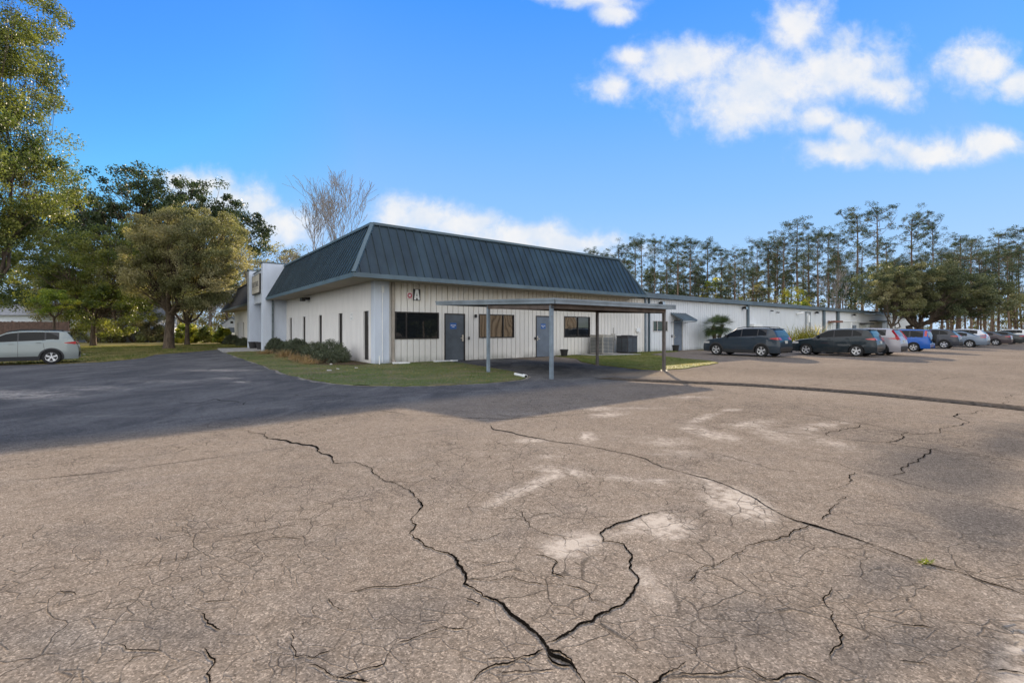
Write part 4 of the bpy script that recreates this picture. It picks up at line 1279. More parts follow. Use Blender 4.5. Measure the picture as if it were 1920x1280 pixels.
def small_things():
    x, y, _ = P(14.1, -.75)
    ac_unit(*P(14.05, -.85)[:2], ANG + R(2), 1.0, 1.0, 1.18, M['acgrey'], M['acgrey'], 'larger beige louvered cooling unit beneath the third window')
    ac_unit(*P(16.35, -.95)[:2], ANG, .98, .9, 1.12, M['acdark'], M['acdark'], 'dark square cooling unit standing right of the beige one')
    pot(11.15, -.55, .24, .42, 'squat black pot against the wall left of the beige cooling unit')
    pot(22.35, -.6, .26, .46, 'black pot standing left of the door under the small awning')
    pot(-1.35, 22.15, .36, .52, 'black pot at the far side of the portal opening', z=.10)
    pot(-1.2, 19.7, .36, .54, 'black pot nearer the portal wall on the entry slab', z=.10)
    # pipe stub by the corner
    x, y, _ = P(.12, -.35)
    b_ = MB(); b_.tube([(0, 0, 0), (0, 0, .34)], .026, 10); b_.tube([(0, 0, .33), (0, 0, .37)], .032, 10)
    o = obj('pipe_stub', b_, M['pvc'], loc=(x, y, .03)); tag(o, 'short white upright pipe in front of the pale corner pier', 'pipe')
    p = ground_at(966, 705.5); q = ground_at(986, 709)
    v = Vector((q[0] - p[0], q[1] - p[1], 0))
    b_ = MB(); b_.tube([(0, 0, .06), tuple(v * .8 + Vector((0, 0, .06)))], .045, 12); b_.tube([tuple(v * .78 + Vector((0, 0, .06))), tuple(v + Vector((0, 0, .06)))], .06, 12, caps=True)
    o = obj('drain_pipe', b_, M['pvc'], loc=(p[0], p[1], .03)); tag(o, 'white plastic pipe lying at the tip of the lawn near the carport post', 'pipe')
    hole = MB(); hole.tube([tuple(v + Vector((0, 0, .06))), tuple(v * 1.012 + Vector((0, 0, .06)))], .045, 12); obj('pipe_opening', hole, M['black'], o)
    # splash block and boards
    for (a, b, w, d, rz, lb) in ((1.05, -.55, .75, .28, -.2, 'pale splash block under the corner downspout'), (3.15, -.5, .85, .22, .1, 'white board lying on the grass by the dark door'), (3.75, -.62, .4, .18, .3, 'short white block beside the board at the dark door')):
        x, y, _ = P(a, b)
        b_ = MB(); b_.hexa([(-w / 2, -d / 2, 0), (w / 2, -d / 2 * .7, 0), (w / 2, d / 2 * .7, 0), (-w / 2, d / 2, 0)], [(-w / 2, -d / 2, .07), (w / 2, -d / 2 * .7, .05), (w / 2, d / 2 * .7, .05), (-w / 2, d / 2, .07)])
        o = obj('splash_block', b_, M['white'], loc=(x, y, .035), rz=ANG + rz, bevel=.01); tag(o, lb, 'block')
    k = 0
    for (u, v_, s, lb) in ((621, 685, .16, 'white scrap lying in the mulch right of the grey shrub base'), (617, 697, .30, 'long white shard on the lawn edge of the mulch'), (634, 694, .16, 'small white chip between two larger shards on the lawn'), (668, 692, .26, 'thin white shard nearest the corner pier'), (158, 666, .22, 'white scrap on the grass behind the sage wagon')):
        x, y, g = ground_at(u, v_); s *= .62
        b_ = MB(); b_.hexa([(-s / 2, -.05, 0), (s / 2, -.03, 0), (s / 2 * .8, .05, 0), (-s / 2 * .7, .06, 0)], [(-s / 2, -.04, .03), (s / 2, -.02, .02), (s / 2 * .8, .04, .03), (-s / 2 * .7, .05, .04)])
        o = obj('debris', b_, M['alu'], loc=(x, y, .045), rz=k * .7); tag(o, lb, 'debris'); k += 1
    # weed in the crack, and the stick at the sandy corner
    x, y, g = ground_at(1736, 1056)
    vs, fs = [], []
    r = random.Random(2)
    for i in range(60):
        a = r.uniform(0, 6.28); l = r.uniform(.02, .06); h = r.uniform(.005, .02); w = .005
        bx, by = r.uniform(-.03, .03), r.uniform(-.012, .012)
        n = len(vs)
        vs += [(bx - w * math.sin(a), by + w * math.cos(a), 0.0), (bx + w * math.sin(a), by - w * math.cos(a), 0), (bx + l * math.cos(a), by + l * math.sin(a) * .6, h)]
        fs.append((n, n + 1, n + 2))
    o = obj('weed', None, M['holly'], mesh=fast_mesh('weed', vs, fs), loc=(x, y, g + .005)); tag(o, 'tiny bright green weed growing out of the long crack', 'weed')
    x, y, g = ground_at(1900, 1196)
    b_ = MB(); b_.tube([(0, 0, .03), (.08, .01, .02), (.2, .03, .015), (.35, .04, .03)], [.004, .005, .004, .002], 6)
    b_.tube([(.02, 0, .03), (.06, -.07, .02), (.09, -.16, .012)], [.006, .005, .002], 6); b_.tube([(.0, 0, .02), (-.02, .02, .03), (.04, .03, .035)], [.006, .008, .004], 6)
    o = obj('twig', b_, M['pale_bark'], loc=(x, y, g + .005)); tag(o, 'dry twig lying on the sandy patch at the right edge', 'twig')


# ------------------------------------------------------------------ vehicles
def paint(name, c, metal=0.35, rough=0.3):
    m = bpy.data.materials.new(name); m.use_nodes = True
    t = NT(m.node_tree); b = t.n['Principled BSDF']
    t.put(b, 'Metallic', metal * .4); t.put(b, 'Roughness', .35); t.put(b, 'Specular IOR Level', .2); t.put(b, 'Coat Weight', 0.6); t.put(b, 'Coat Roughness', 0.03); t.put(b, 'Coat IOR', 1.4)
    tc = t.new('ShaderNodeTexCoord').outputs['Object']
    sp = t.new('ShaderNodeSeparateXYZ'); t.put(sp, 0, tc)
    dust = t.math('MULTIPLY', t.math('SUBTRACT', 1.0, t.step(sp.outputs[2], 0.2, 0.8)), t.step(t.noise(tc, 3, 4), 0.3, 0.7))
    t.put(b, 'Base Color', t.mix(t.math('MULTIPLY', dust, 0.15), c, (.16, .14, .12)))
    return m


def catmull(pts, n):
    out = []
    P_ = [pts[0]] + list(pts) + [pts[-1]]
    for i in range(1, len(P_) - 2):
        p0, p1, p2, p3 = P_[i - 1:i + 3]
        for k in range(n):
            t = k / n
            q = []
            for d in range(2):
                a = 0.5 * (2 * p1[d] + (p2[d] - p0[d]) * t * 0.8 + (2 * p0[d] - 5 * p1[d] + 4 * p2[d] - p3[d]) * t * t * 0.8 + (3 * p1[d] - p0[d] - 3 * p2[d] + p3[d]) * t ** 3 * 0.8)
                lin = p1[d] + (p2[d] - p1[d]) * t
                q.append(0.55 * a + 0.45 * lin if True else a)
            out.append(tuple(q))
    out.append(tuple(pts[-1]))
    return out


CARS = {
    'suv': dict(L=4.6, W=1.86, wb=(.92, 3.61), r=.355, top=[(.06, .28), (.0, .50), (.03, .74), (.14, .90), (.45, 1.00), (1.0, 1.08), (1.28, 1.13), (1.78, 1.45), (2.05, 1.60), (2.5, 1.675), (3.1, 1.69), (3.8, 1.67), (4.15, 1.63), (4.33, 1.40), (4.47, 1.12), (4.55, 1.0), (4.60, .78), (4.60, .52), (4.52, .32)],
                belt=(1.30, 1.08, 4.4, 1.24), win=[(1.46, 2.42, 1.62), (2.48, 3.36, 1.64), (3.42, 3.86, 1.60)], ws=(1.34, 2.02), rg=(1.16, 1.57)),
    'boxy': dict(L=4.45, W=1.75, wb=(.86, 3.50), r=.34, top=[(.06, .30), (.0, .50), (.03, .78), (.14, .93), (.5, 1.00), (1.0, 1.06), (1.25, 1.10), (1.72, 1.48), (1.95, 1.62), (2.4, 1.68), (3.0, 1.69), (3.9, 1.68), (4.16, 1.65), (4.28, 1.40), (4.34, 1.12), (4.38, .95), (4.43, .75), (4.45, .52), (4.38, .34)],
                 belt=(1.27, 1.04, 4.3, 1.08), win=[(1.42, 2.30, 1.60), (2.37, 3.20, 1.60), (3.30, 4.02, 1.58)], ws=(1.30, 1.90), rg=(1.12, 1.56)),
    'hatch': dict(L=4.5, W=1.84, wb=(.90, 3.58), r=.355, top=[(.06, .27), (.0, .48), (.03, .72), (.14, .88), (.5, .98), (1.05, 1.06), (1.25, 1.10), (1.75, 1.42), (2.05, 1.57), (2.5, 1.65), (3.0, 1.66), (3.6, 1.62), (4.0, 1.54), (4.22, 1.32), (4.38, 1.10), (4.44, .98), (4.50, .78), (4.50, .52), (4.42, .32)],
                  belt=(1.26, 1.04, 4.3, 1.20), win=[(1.44, 2.35, 1.58), (2.41, 3.25, 1.60), (3.31, 3.80, 1.53)], ws=(1.30, 1.99), rg=(1.16, 1.48)),
    'sedan': dict(L=4.75, W=1.82, wb=(.92, 3.66), r=.33, top=[(.06, .25), (.0, .44), (.04, .62), (.16, .76), (.55, .86), (1.1, .93), (1.40, .97), (1.90, 1.26), (2.2, 1.40), (2.6, 1.455), (3.0, 1.45), (3.4, 1.37), (3.85, 1.16), (4.1, 1.08), (4.45, 1.07), (4.66, 1.03), (4.72, .85), (4.75, .60), (4.68, .30)],
                  belt=(1.40, .93, 4.1, 1.03), win=[(1.60, 2.55, 1.36), (2.61, 3.45, 1.34)], ws=(1.45, 2.15), rg=None, rgx=(3.32, 3.95)),
}


def make_car(name, kind, color, label, origin, heading, group='cars parked nose in beside the warehouse', mats=None, cladding=True, rails=False, spare=False, lamp='side', scale=1.0, rim='silver', spoiler=True):
    """x runs from the front bumper (0) to the rear; the car stands on z = 0"""
    c = CARS[kind]
    L_, W_ = c['L'], c['W']
    wf, wr = c['wb']; rad = c['r']
    prof = catmull(c['top'], 5)
    hw = W_ / 2
    bx0, bz0, bx1, bz1 = c['belt']
    def belt(x):
        return bz0 + (bz1 - bz0) * min(1, max(0, (x - bx0) / (bx1 - bx0)))
    def w(x, z):
        pl = 1.0
        if x < 1.0: pl -= .20 * ((1.0 - x) / 1.0) ** 2.6
        if x > L_ - .8: pl -= .13 * ((x - (L_ - .8)) / .8) ** 2.4
        y = hw * pl
        if z < .55: y -= .055 * ((.55 - z) / .35) ** 2 * hw
        zb_ = belt(x)
        if z > .62: y -= .035 * min(1, (z - .62) / max(.1, zb_ - .62))
        if z > zb_: y -= (z - zb_) * .36 + .012
        return y
    def sill(x):
        z = .24 if .3 < x < L_ - .3 else .24 + .0
        ra = rad + .055
        for cx_ in (wf, wr):
            d = abs(x - cx_)
            if d < ra: z = max(z, .34 + math.sqrt(ra * ra - d * d))
        return z
    # refine stations near the wheel arches
    st = []
    for (xa, za), (xb, zb_) in zip(prof, prof[1:]):
        st.append((xa, za))
        dx = abs(xb - xa); k = int(dx / .07)
        for j in range(1, k + 1):
            t_ = j / (k + 1); st.append((xa + (xb - xa) * t_, za + (zb_ - za) * t_))
    st.append(prof[-1])
    NS, NT_ = 9, 7
    verts, idx = [], []
    topz = {}
    def section(x, zt):
        zb_ = min(sill(x), zt - .005)
        r_ = min(.05, (zt - zb_) * .3)
        pts = []
        for k in range(NS):
            z = zb_ + (zt - r_ - zb_) * k / (NS - 1)
            pts.append((x, w(x, z), z))
        wt = w(x, zt - r_)
        for k in range(1, NT_):
            f_ = k / (NT_ - 1)
            yf = [0, .965, .88, .66, .42, .2, 0][k]
            zz = zt - .035 * yf * yf - (r_ * .18 if k == 1 else 0)
            pts.append((x, wt * yf, zz))
        return pts
    V, Fc = [], []
    nsec = NS + NT_ - 1
    for x, z in st:
        s_ = section(x, z)
        V += s_
        V += [(a, -b, c_) for a, b, c_ in s_]
    for i in range(len(st) - 1):
        b0 = i * 2 * nsec; b1 = b0 + 2 * nsec
        for k in range(nsec - 1):
            Fc.append((b0 + k, b0 + k + 1, b1 + k + 1, b1 + k))
            Fc.append((b0 + nsec + k, b1 + nsec + k, b1 + nsec + k + 1, b0 + nsec + k + 1))
    root = empty(name, origin, heading, label, 'car', group)
    root.scale = (scale,) * 3
    mb = MB(); mb.v = V; mb.f = Fc
    body = obj('body', mb, color, root, smooth=True)
    body.modifiers.new('split', 'EDGE_SPLIT').split_angle = R(38)
    # dark underbody between the wheels
    ub = MB(); ub.box(.25, L_ - .2, -hw * .80, hw * .80, .22, .58)
    ub.box(wf + rad + .09, wr - rad - .09, -hw * .93, hw * .93, .20, .30)
    for cx_ in (wf, wr):
        ub.box(cx_ - rad - .08, cx_ + rad + .08, -hw * .9, hw * .9, .60, .80)
    obj('underbody', ub, M['black'], root)
    # side glass
    GL = M['car_glass']
    for sgn in (-1, 1):
        for wi, (xa, xb, zt) in enumerate(c['win']):
            g = MB(); n = 8; cols = []
            for k in range(n + 1):
                x = xa + (xb - xa) * k / n
                zl = belt(x) + .035
                # upper line follows the roof, first window cut by the windscreen pillar
                zr = min(zt, roof_z(prof, x, L_) - .10) - (.0 if wi < 2 else .20 * ((x - xa) / (xb - xa)) ** 1.6)
                zr = max(zr, zl + .01)
                cols.append([(x, sgn * (w(x, zl + (zr - zl) * j / 3) + .006), zl + (zr - zl) * j / 3) for j in range(4)])
            for k in range(n):
                for j in range(3):
                    q = (cols[k][j], cols[k + 1][j], cols[k + 1][j + 1], cols[k][j + 1])
                    g.quad(*(q if sgn < 0 else q[::-1]))
            obj('side_window', g, GL, root, smooth=True)
        # dark pillar trim between the panes
        g = MB(); xa, xb = c['win'][0][0] - .03, c['win'][-1][1] + .03
        cols = []
        for k in range(25):
            x = xa + (xb - xa) * k / 24
            zl = belt(x) + .012; zr = max(min(max(q[2] for q in c['win']) + .02, roof_z(prof, x, L_) - .085), zl + .005)
            cols.append([(x, sgn * (w(x, zl + (zr - zl) * j / 3) + .003), zl + (zr - zl) * j / 3) for j in range(4)])
        for k in range(24):
            for j in range(3):
                q = (cols[k][j], cols[k + 1][j], cols[k + 1][j + 1], cols[k][j + 1])
                g.quad(*(q if sgn < 0 else q[::-1]))
        obj('window_trim', g, M['black'], root)
        # seams, handles, mirror
        dh = MB()
        for x in (c['win'][0][1] - .20, c['win'][1][1] - .20):
            z = belt(x) - .10
            y = sgn * (w(x, z) + .012)
            dh.bar((x - .09, y, z), (x + .09, y, z), .03, .03)
            hnd = MB(); hnd.bar((x - .09, y, z), (x + .09, y, z), .028, .032)
            obj('door_handle', hnd, color, root)
        sm = MB()
        for x in (c['win'][0][0] - .06, c['win'][0][1] + .03, c['win'][1][1] + .06):
            prev = None
            for j in range(7):
                z = .34 + (belt(x) - .34) * j / 6
                xx = x + (0.0 if x < 3.1 else (-.02 * j if z < .8 else -.02 * j))
                p_ = (xx, sgn * (w(xx, z) + .0015), z)
                if prev: 
                    q = ((prev[0] - .006, prev[1], prev[2]), (prev[0] + .006, prev[1], prev[2]), (p_[0] + .006, p_[1], p_[2]), (p_[0] - .006, p_[1], p_[2]))
                    sm.quad(*(q if sgn < 0 else q[::-1]))
                prev = p_
        obj('door_seam', sm, M['black'], root)
        mr = MB(); x = c['win'][0][0] + .12; z = belt(x) + .10; y = sgn * (w(x, z) + .11)
        mr.hexa([(x - .06, y - .10, z - .07), (x + .07, y - .10, z - .07), (x + .07, y + .10, z - .07), (x - .06, y + .10, z - .07)], [(x - .02, y - .09, z + .08), (x + .07, y - .09, z + .08), (x + .07, y + .09, z + .08), (x - .02, y + .09, z + .08)])
        mr.bar((x, sgn * w(x, z - .05), z - .05), (x, y, z - .04), .05)
        obj('side_mirror', mr, M['black'] if cladding else color, root, bevel=.02)
        # arch and sill cladding
        if cladding:
            for cx_ in (wf, wr):
                g = MB(); ra = rad + .05; n = 18; prev = None
                for k in range(n + 1):
                    a = math.pi * (-.06 + 1.12 * k / n)
                    pr = []
                    for rr in (ra - .005, ra + .065):
                        x = cx_ + rr * math.cos(a); z = max(.24, .34 + rr * math.sin(a))
                        pr.append((x, sgn * (w(x, z) + .012), z))
                    if prev:
                        q = (prev[0], prev[1], pr[1], pr[0])
                        g.quad(*(q if sgn > 0 else q[::-1]))
                    prev = pr
                obj('arch_trim', g, M['cladding'], root)
            g = MB(); prev = None
            for k in range(13):
                x = wf + rad + .11 + (wr - wf - 2 * rad - .22) * k / 12
                pr = [(x, sgn * (w(x, z) + .012), z) for z in (.235, .40)]
                if prev:
                    q = (prev[0], pr[0], pr[1], prev[1]); g.quad(*(q if sgn < 0 else q[::-1]))
                prev = pr
            obj('sill_trim', g, M['cladding'], root)
        # lamps
        def side_patch(nm, x0, x1, z0, z1, m, skew=0.0, off=.008):
            g = MB(); n = 6; cols = []
            for k in range(n + 1):
                x = x0 + (x1 - x0) * k / n
                f_ = k / n
                za = z0 + (z1 - z0) * skew * (1 - f_) * .5; zc = z1 - (z1 - z0) * skew * (1 - f_) * .5
                cols.append([(x, sgn * (w(x, za + (zc - za) * j / 2) + off), za + (zc - za) * j / 2) for j in range(3)])
            for k in range(n):
                for j in range(2):
                    q = (cols[k][j], cols[k + 1][j], cols[k + 1][j + 1], cols[k][j + 1]); g.quad(*(q if sgn < 0 else q[::-1]))
            return obj(nm, g, m, root, smooth=True)
        xr = L_ - .02
        if lamp == 'side':
            side_patch('taillight', L_ - .52, L_ - .10, .98, 1.13, M['tail'], .8)
        elif lamp == 'tall':
            g = MB()
            for (xa, za, xb, zb2) in ((L_ - .42, 1.52, L_ - .20, 1.18), (L_ - .20, 1.18, L_ - .10, .98)):
                y1_, y2_ = w(xa, za), w(xb, zb2)
                g.bar((xa, sgn * (y1_ + .0), za), (xb, sgn * (y2_ + .0), zb2), .05, .15)
            side_patch('taillight', L_ - .60, L_ - .10, .98, 1.12, M['tail'], .9)
            obj('taillight', g, M['tail'], root)
        elif lamp == 'high':
            side_patch('taillight', L_ - .34, L_ - .20, 1.16, 1.58, M['tail'], 0)
        elif lamp == 'sedan':
            side_patch('taillight', L_ - .42, L_ - .08, .86, .98, M['tail'], .6)
        zh = prof_z(prof, .22)
        side_patch('headlight', .08, .48, zh - .20, zh - .08, M['lamp_glass'], 0)
        # rear-face lamp halves
        g = MB()
        z0, z1 = {'side': (.98, 1.12), 'tall': (.95, 1.30), 'high': (1.10, 1.5), 'sedan': (.86, .99)}[lamp]
        xs0, xs1 = rear_x(prof, z0, L_), rear_x(prof, z1, L_)
        yo0, yo1 = w(xs0, z0) * .96, w(xs1, z1) * .95
        g.hexa([(xs0 - .05, sgn * (yo0 - .28), z0), (xs0 + .012, sgn * (yo0 - .28), z0), (xs0 + .006, sgn * yo0, z0), (xs0 - .05, sgn * yo0, z0)][::sgn],
               [(xs1 - .05, sgn * (yo1 - .28), z1), (xs1 + .012, sgn * (yo1 - .28), z1), (xs1 + .006, sgn * yo1, z1), (xs1 - .05, sgn * yo1, z1)][::sgn])
        obj('taillight', g, M['tail'], root)
        if rails:
            g = MB(); x0_, x1_ = 2.0, 4.05
            yy = lambda x: sgn * (w(x, 1.6) - .09)
            pts_ = [(x0_, yy(x0_), roof_z(prof, x0_, L_) - .03), (x0_ + .12, yy(x0_ + .1), roof_z(prof, x0_ + .1, L_) + .035)] + [(x, yy(x), roof_z(prof, x, L_) + .04) for x in (2.5, 3.0, 3.5)] + [(x1_ - .12, yy(x1_), roof_z(prof, x1_ - .1, L_) + .035), (x1_, yy(x1_), roof_z(prof, x1_, L_) - .03)]
            g.tube(pts_, .02, 6); obj('roof_rail', g, M['black'], root)
        # wheels
        for cx_ in (wf, wr):
            make_wheel(root, cx_, sgn, hw, rad, rim)
    # windscreen and rear glass follow the loft
    def top_patch(nm, keep, yf0, yf1, m, off):
        g = MB(); prev = None
        sel = [(x, z) for x, z in st if keep(x, z)]
        for i, (x, z) in enumerate(sel):
            j0, j1 = max(i - 1, 0), min(i + 1, len(sel) - 1)
            dx, dz = sel[j1][0] - sel[j0][0], sel[j1][1] - sel[j0][1]
            l = math.hypot(dx, dz) or 1
            nx, nz = -dz / l, dx / l
            r_ = .05; wt = w(x, z - r_)
            row = []
            for k in range(9):
                yf = yf0 + (yf1 - yf0) * k / 8
                row.append((x + nx * off, wt * yf, z - .035 * yf * yf + nz * off))
            if prev:
                for k in range(8): g.quad(prev[k], row[k], row[k + 1], prev[k + 1])
            prev = row
        return obj(nm, g, m, root, smooth=True)
    top_patch('windshield', lambda x, z: c['ws'][0] <= x <= c['ws'][1], -.90, .90, GL, .008)
    if c['rg']:
        top_patch('rear_window', lambda x, z: x > L_ * .8 and c['rg'][0] <= z <= c['rg'][1], -.84, .84, M['car_glass_light'], .008)
    else:
        top_patch('rear_window', lambda x, z: c['rgx'][0] <= x <= c['rgx'][1], -.84, .84, M['car_glass_light'], .008)
    if kind != 'sedan' and spoiler:
        g = MB(); zt = c['rg'][1]; x = rear_x(prof, zt + .05, L_)
        ww = w(x, zt) * .9
        g.hexa([(x - .12, -ww, zt + .045), (x + .10, -ww * .94, zt + .02), (x + .10, ww * .94, zt + .02), (x - .12, ww, zt + .045)], [(x - .12, -ww, zt + .085), (x + .10, -ww * .94, zt + .045), (x + .10, ww * .94, zt + .045), (x - .12, ww, zt + .085)])
        obj('spoiler', g, color, root, bevel=.01)
    # rear bumper, plate, front grille
    if cladding:
        top_patch('rear_bumper', lambda x, z: x > L_ * .8 and z < .62, -1.0, 1.0, M['cladding'], .012)
        top_patch('front_bumper', lambda x, z: x < .1 and z < .52, -1.0, 1.0, M['cladding'], .012)
    pz = .86 if kind != 'sedan' else .72
    px = rear_x(prof, pz, L_)
    g = MB(); g.box(px - .02, px + .018, -.16, .16, pz - .08, pz + .08); obj('number_plate', g, M['plate'], root)
    top_patch('grille', lambda x, z: x < .2 and .52 < z < .76, -.55, .55, M['black'], .006)
    if spare:
        g = MB(); xx = L_ + .13
        prof_w = [(.001, .08), (.20, .09), (.33, .07), (.345, 0), (.33, -.10), (.2, -.11), (.001, -.11)]
        i0 = len(g.v)
        n = 28
        for r_, h_ in prof_w:
            for j in range(n):
                a = 2 * math.pi * j / n
                g.v.append((xx + h_, r_ * math.cos(a), .98 + r_ * math.sin(a)))
        for k in range(len(prof_w) - 1):
            for j in range(n):
                a = i0 + k * n + j; b = i0 + k * n + (j + 1) % n
                g.f.append((a, a + n, b + n, b))
        obj('spare_wheel', g, M['tyre'], root, smooth=True)
    return root


def roof_z(prof, x, L_):
    zs = [z for (xa, za), (xb, zb) in zip(prof, prof[1:]) if min(xa, xb) <= x <= max(xa, xb) for z in [za + (zb - za) * ((x - xa) / (xb - xa) if xb != xa else 0)]]
    return max(zs) if zs else 1.0


def prof_z(prof, x):
    return roof_z(prof, x, 0)


def rear_x(prof, z, L_):
    xs = [x for (xa, za), (xb, zb) in zip(prof, prof[1:]) if min(za, zb) <= z <= max(za, zb) for x in [xa + (xb - xa) * ((z - za) / (zb - za) if zb != za else 0)]]
    return max(xs) if xs else L_


def make_wheel(root, cx_, sgn, hw, rad, rim):
    key = (round(rad, 3), rim)
    if key not in WHEEL_CACHE:
        hub = MB(); tyre = MB(); rm = MB()
        ty = [(.62, -.09), (.70, -.105), (.93, -.105), (.985, -.08), (1.0, -.03), (1.0, .03), (.985, .08), (.93, .105), (.70, .105), (.66, .09)]
        def lathe_y(mb, prof, n=36):
            i0 = len(mb.v)
            for r_, h_ in prof:
                for j in range(n):
                    a = 2 * math.pi * j / n; mb.v.append((rad * r_ * math.cos(a), h_, rad * r_ * math.sin(a)))
            for k in range(len(prof) - 1):
                for j in range(n):
                    a = i0 + k * n + j; b = i0 + k * n + (j + 1) % n
                    mb.f.append((a, b, b + n, a + n))
        lathe_y(tyre, ty)
        lathe_y(hub, [(.001, -.045), (.62, -.045), (.62, -.085), (.66, -.09), (.66, .08), (.001, .08)])
        lathe_y(rm, [(.60, -.088), (.67, -.098), (.69, -.094), (.69, -.07), (.60, -.06)])
        lathe_y(rm, [(.001, -.092), (.13, -.09), (.16, -.07)])
        for k in range(5):
            a = 2 * math.pi * k / 5 + .3
            for da in (-.13, .13):
                p = (rad * .12 * math.cos(a), -.075, rad * .12 * math.sin(a)); q = (rad * .64 * math.cos(a + da), -.080, rad * .64 * math.sin(a + da))
                rm.bar(p, q, .028, .045)
        def fin(mb, nm, m, sm=True):
            me = bpy.data.meshes.new(nm); me.from_pydata(mb.v, [], mb.f); me.update(); me.materials.append(m)
            me.polygons.foreach_set('use_smooth', [sm] * len(me.polygons)); return me
        WHEEL_CACHE[key] = (fin(hub, 'wheel', M['black'], False), fin(tyre, 'tyre', M['tyre'], False), fin(rm, 'rim', M['rim'] if rim == 'silver' else M['rim_dark'], False))
    h_, t_, r_ = WHEEL_CACHE[key]
    w_ = obj('wheel', None, None, root, mesh=h_, loc=(cx_, sgn * (hw - .115), rad))
    w_.rotation_euler = (0, 0, 0 if sgn < 0 else math.pi)
    obj('tyre', None, None, w_, mesh=t_); obj('rim', None, None, w_, mesh=r_)
    return w_


WHEEL_CACHE = {}
M['tyre'] = mat('tyre_rubber', (.018, .018, .018), .85, spec=.3)
M['rim'] = mat('alloy_rim', (.60, .61, .62), .3, metal=.6)
M['rim_dark'] = mat('dark_rim', (.16, .16, .17), .35, metal=.6)
M['cladding'] = mat('black_cladding', (.022, .023, .025), .6)
M['tail'] = mat('red_lamp', (.36, .012, .016), .2, coat=.6)
M['lamp_glass'] = mat('clear_lamp', (.45, .46, .46), .15, metal=.3, coat=.6)
M['plate'] = mat('number_plate', (.42, .43, .40), .5)
M['car_glass'] = glass_mat('car_glass', (.004, .006, .008), wave=0, spec=.15)
M['car_glass_light'] = glass_mat('rear_car_glass', (.05, .075, .085), wave=0, rough=.08)


def build_cars():
    # heading: local +x runs towards the rear bumper
    tail = math.atan2(-D2[1], -D2[0])     # nose to the building
    def at(a, b): return P(a, b)
    def park(name, kind, color, label, a_side, b_rear, **k):
        """a_side: near (left) flank of the car, b_rear: rear axle"""
        c = CARS[kind]; s = k.get('scale', 1.0)
        a = a_side + c['W'] / 2 * s
        b = b_rear + c['wb'][1] * s
        x, y, _ = P(a, b)
        return make_car(name, kind, color, label, (x, y, float(relief(x, y))), tail + R(k.pop('turn', 0)), **k)
    park('parked_car', 'suv', paint('slate_paint', (.020, .032, .046)), 'dark slate sport utility wagon, nearest of the row, nose at the fan palm', 19.75, -7.75, rails=True)
    park('parked_car', 'suv', paint('deep_teal_paint', (.008, .016, .022)), 'dark teal sport utility wagon parked in front of the spiky golden clump', 24.35, -11.0, cladding=False, scale=.97)
    park('parked_car', 'suv', paint('silver_paint', (.30, .29, .31), .5), 'silver grey sport utility wagon half hidden behind the dark teal one', 27.2, -11.4, lamp='tall', scale=.99)
    park('parked_car', 'boxy', paint('blue_paint', (.008, .085, .36), .2), 'bright blue boxy wagon with a spare wheel on its tailgate', 35.6, -11.3, scale=.95, spare=True, lamp='high', cladding=False)
    park('parked_car', 'hatch', paint('charcoal_paint', (.030, .034, .045)), 'charcoal crossover right of the bright blue wagon', 45.0, -11.4)
    park('parked_car', 'suv', paint('black_paint', (.012, .012, .014)), 'black wagon parked deeper than its neighbours, only its roof showing', 47.9, -8.6)
    park('parked_car', 'sedan', paint('silver_blue_paint', (.16, .20, .25), .5), 'silver blue sedan between the charcoal crossover and a white wagon', 50.7, -12.2, lamp='sedan', cladding=False)
    park('parked_car', 'hatch', paint('white_paint_car', (.62, .64, .66), 0.0), 'white crossover parked beyond the silver blue sedan', 55.0, -11.9, scale=1.02)
    park('parked_car', 'sedan', paint('taupe_paint', (.055, .042, .046), .3), 'dark taupe sedan beside the nearer white crossover', 60.6, -12.8, lamp='sedan', cladding=False)
    park('parked_car', 'sedan', paint('dark_green_paint', (.03, .035, .036), .3), 'near black sedan between the taupe sedan and the far white wagon', 67.6, -13.2, lamp='sedan', cladding=False)
    park('parked_car', 'suv', paint('white_paint_far', (.60, .62, .64), 0.0), 'white wagon at the far right end of the row', 75.4, -13.2)
    park('parked_car', 'sedan', paint('grey_paint', (.09, .10, .11), .4), 'grey sedan beyond the far white wagon at the frame edge', 81.5, -14.0, lamp='sedan', cladding=False)
    # sage green wagon on the left
    th = R(40)
    c = CARS['suv']
    rx, ry = -20.75, 20.9
    ux, uy = math.cos(th), math.sin(th)
    nx, ny = -uy, ux     # away from the camera
    sc_ = .90
    ox = rx - ux * c['wb'][1] * sc_ + nx * (c['W'] / 2 - .02) * sc_; oy = ry - uy * c['wb'][1] * sc_ + ny * (c['W'] / 2 - .02) * sc_
    make_car('parked_car', 'suv', paint('sage_paint', (.23, .26, .25), .5), 'pale sage green wagon with roof rails, alone at the left edge', (ox, oy, 0), th, group=None, rails=True, scale=.90)


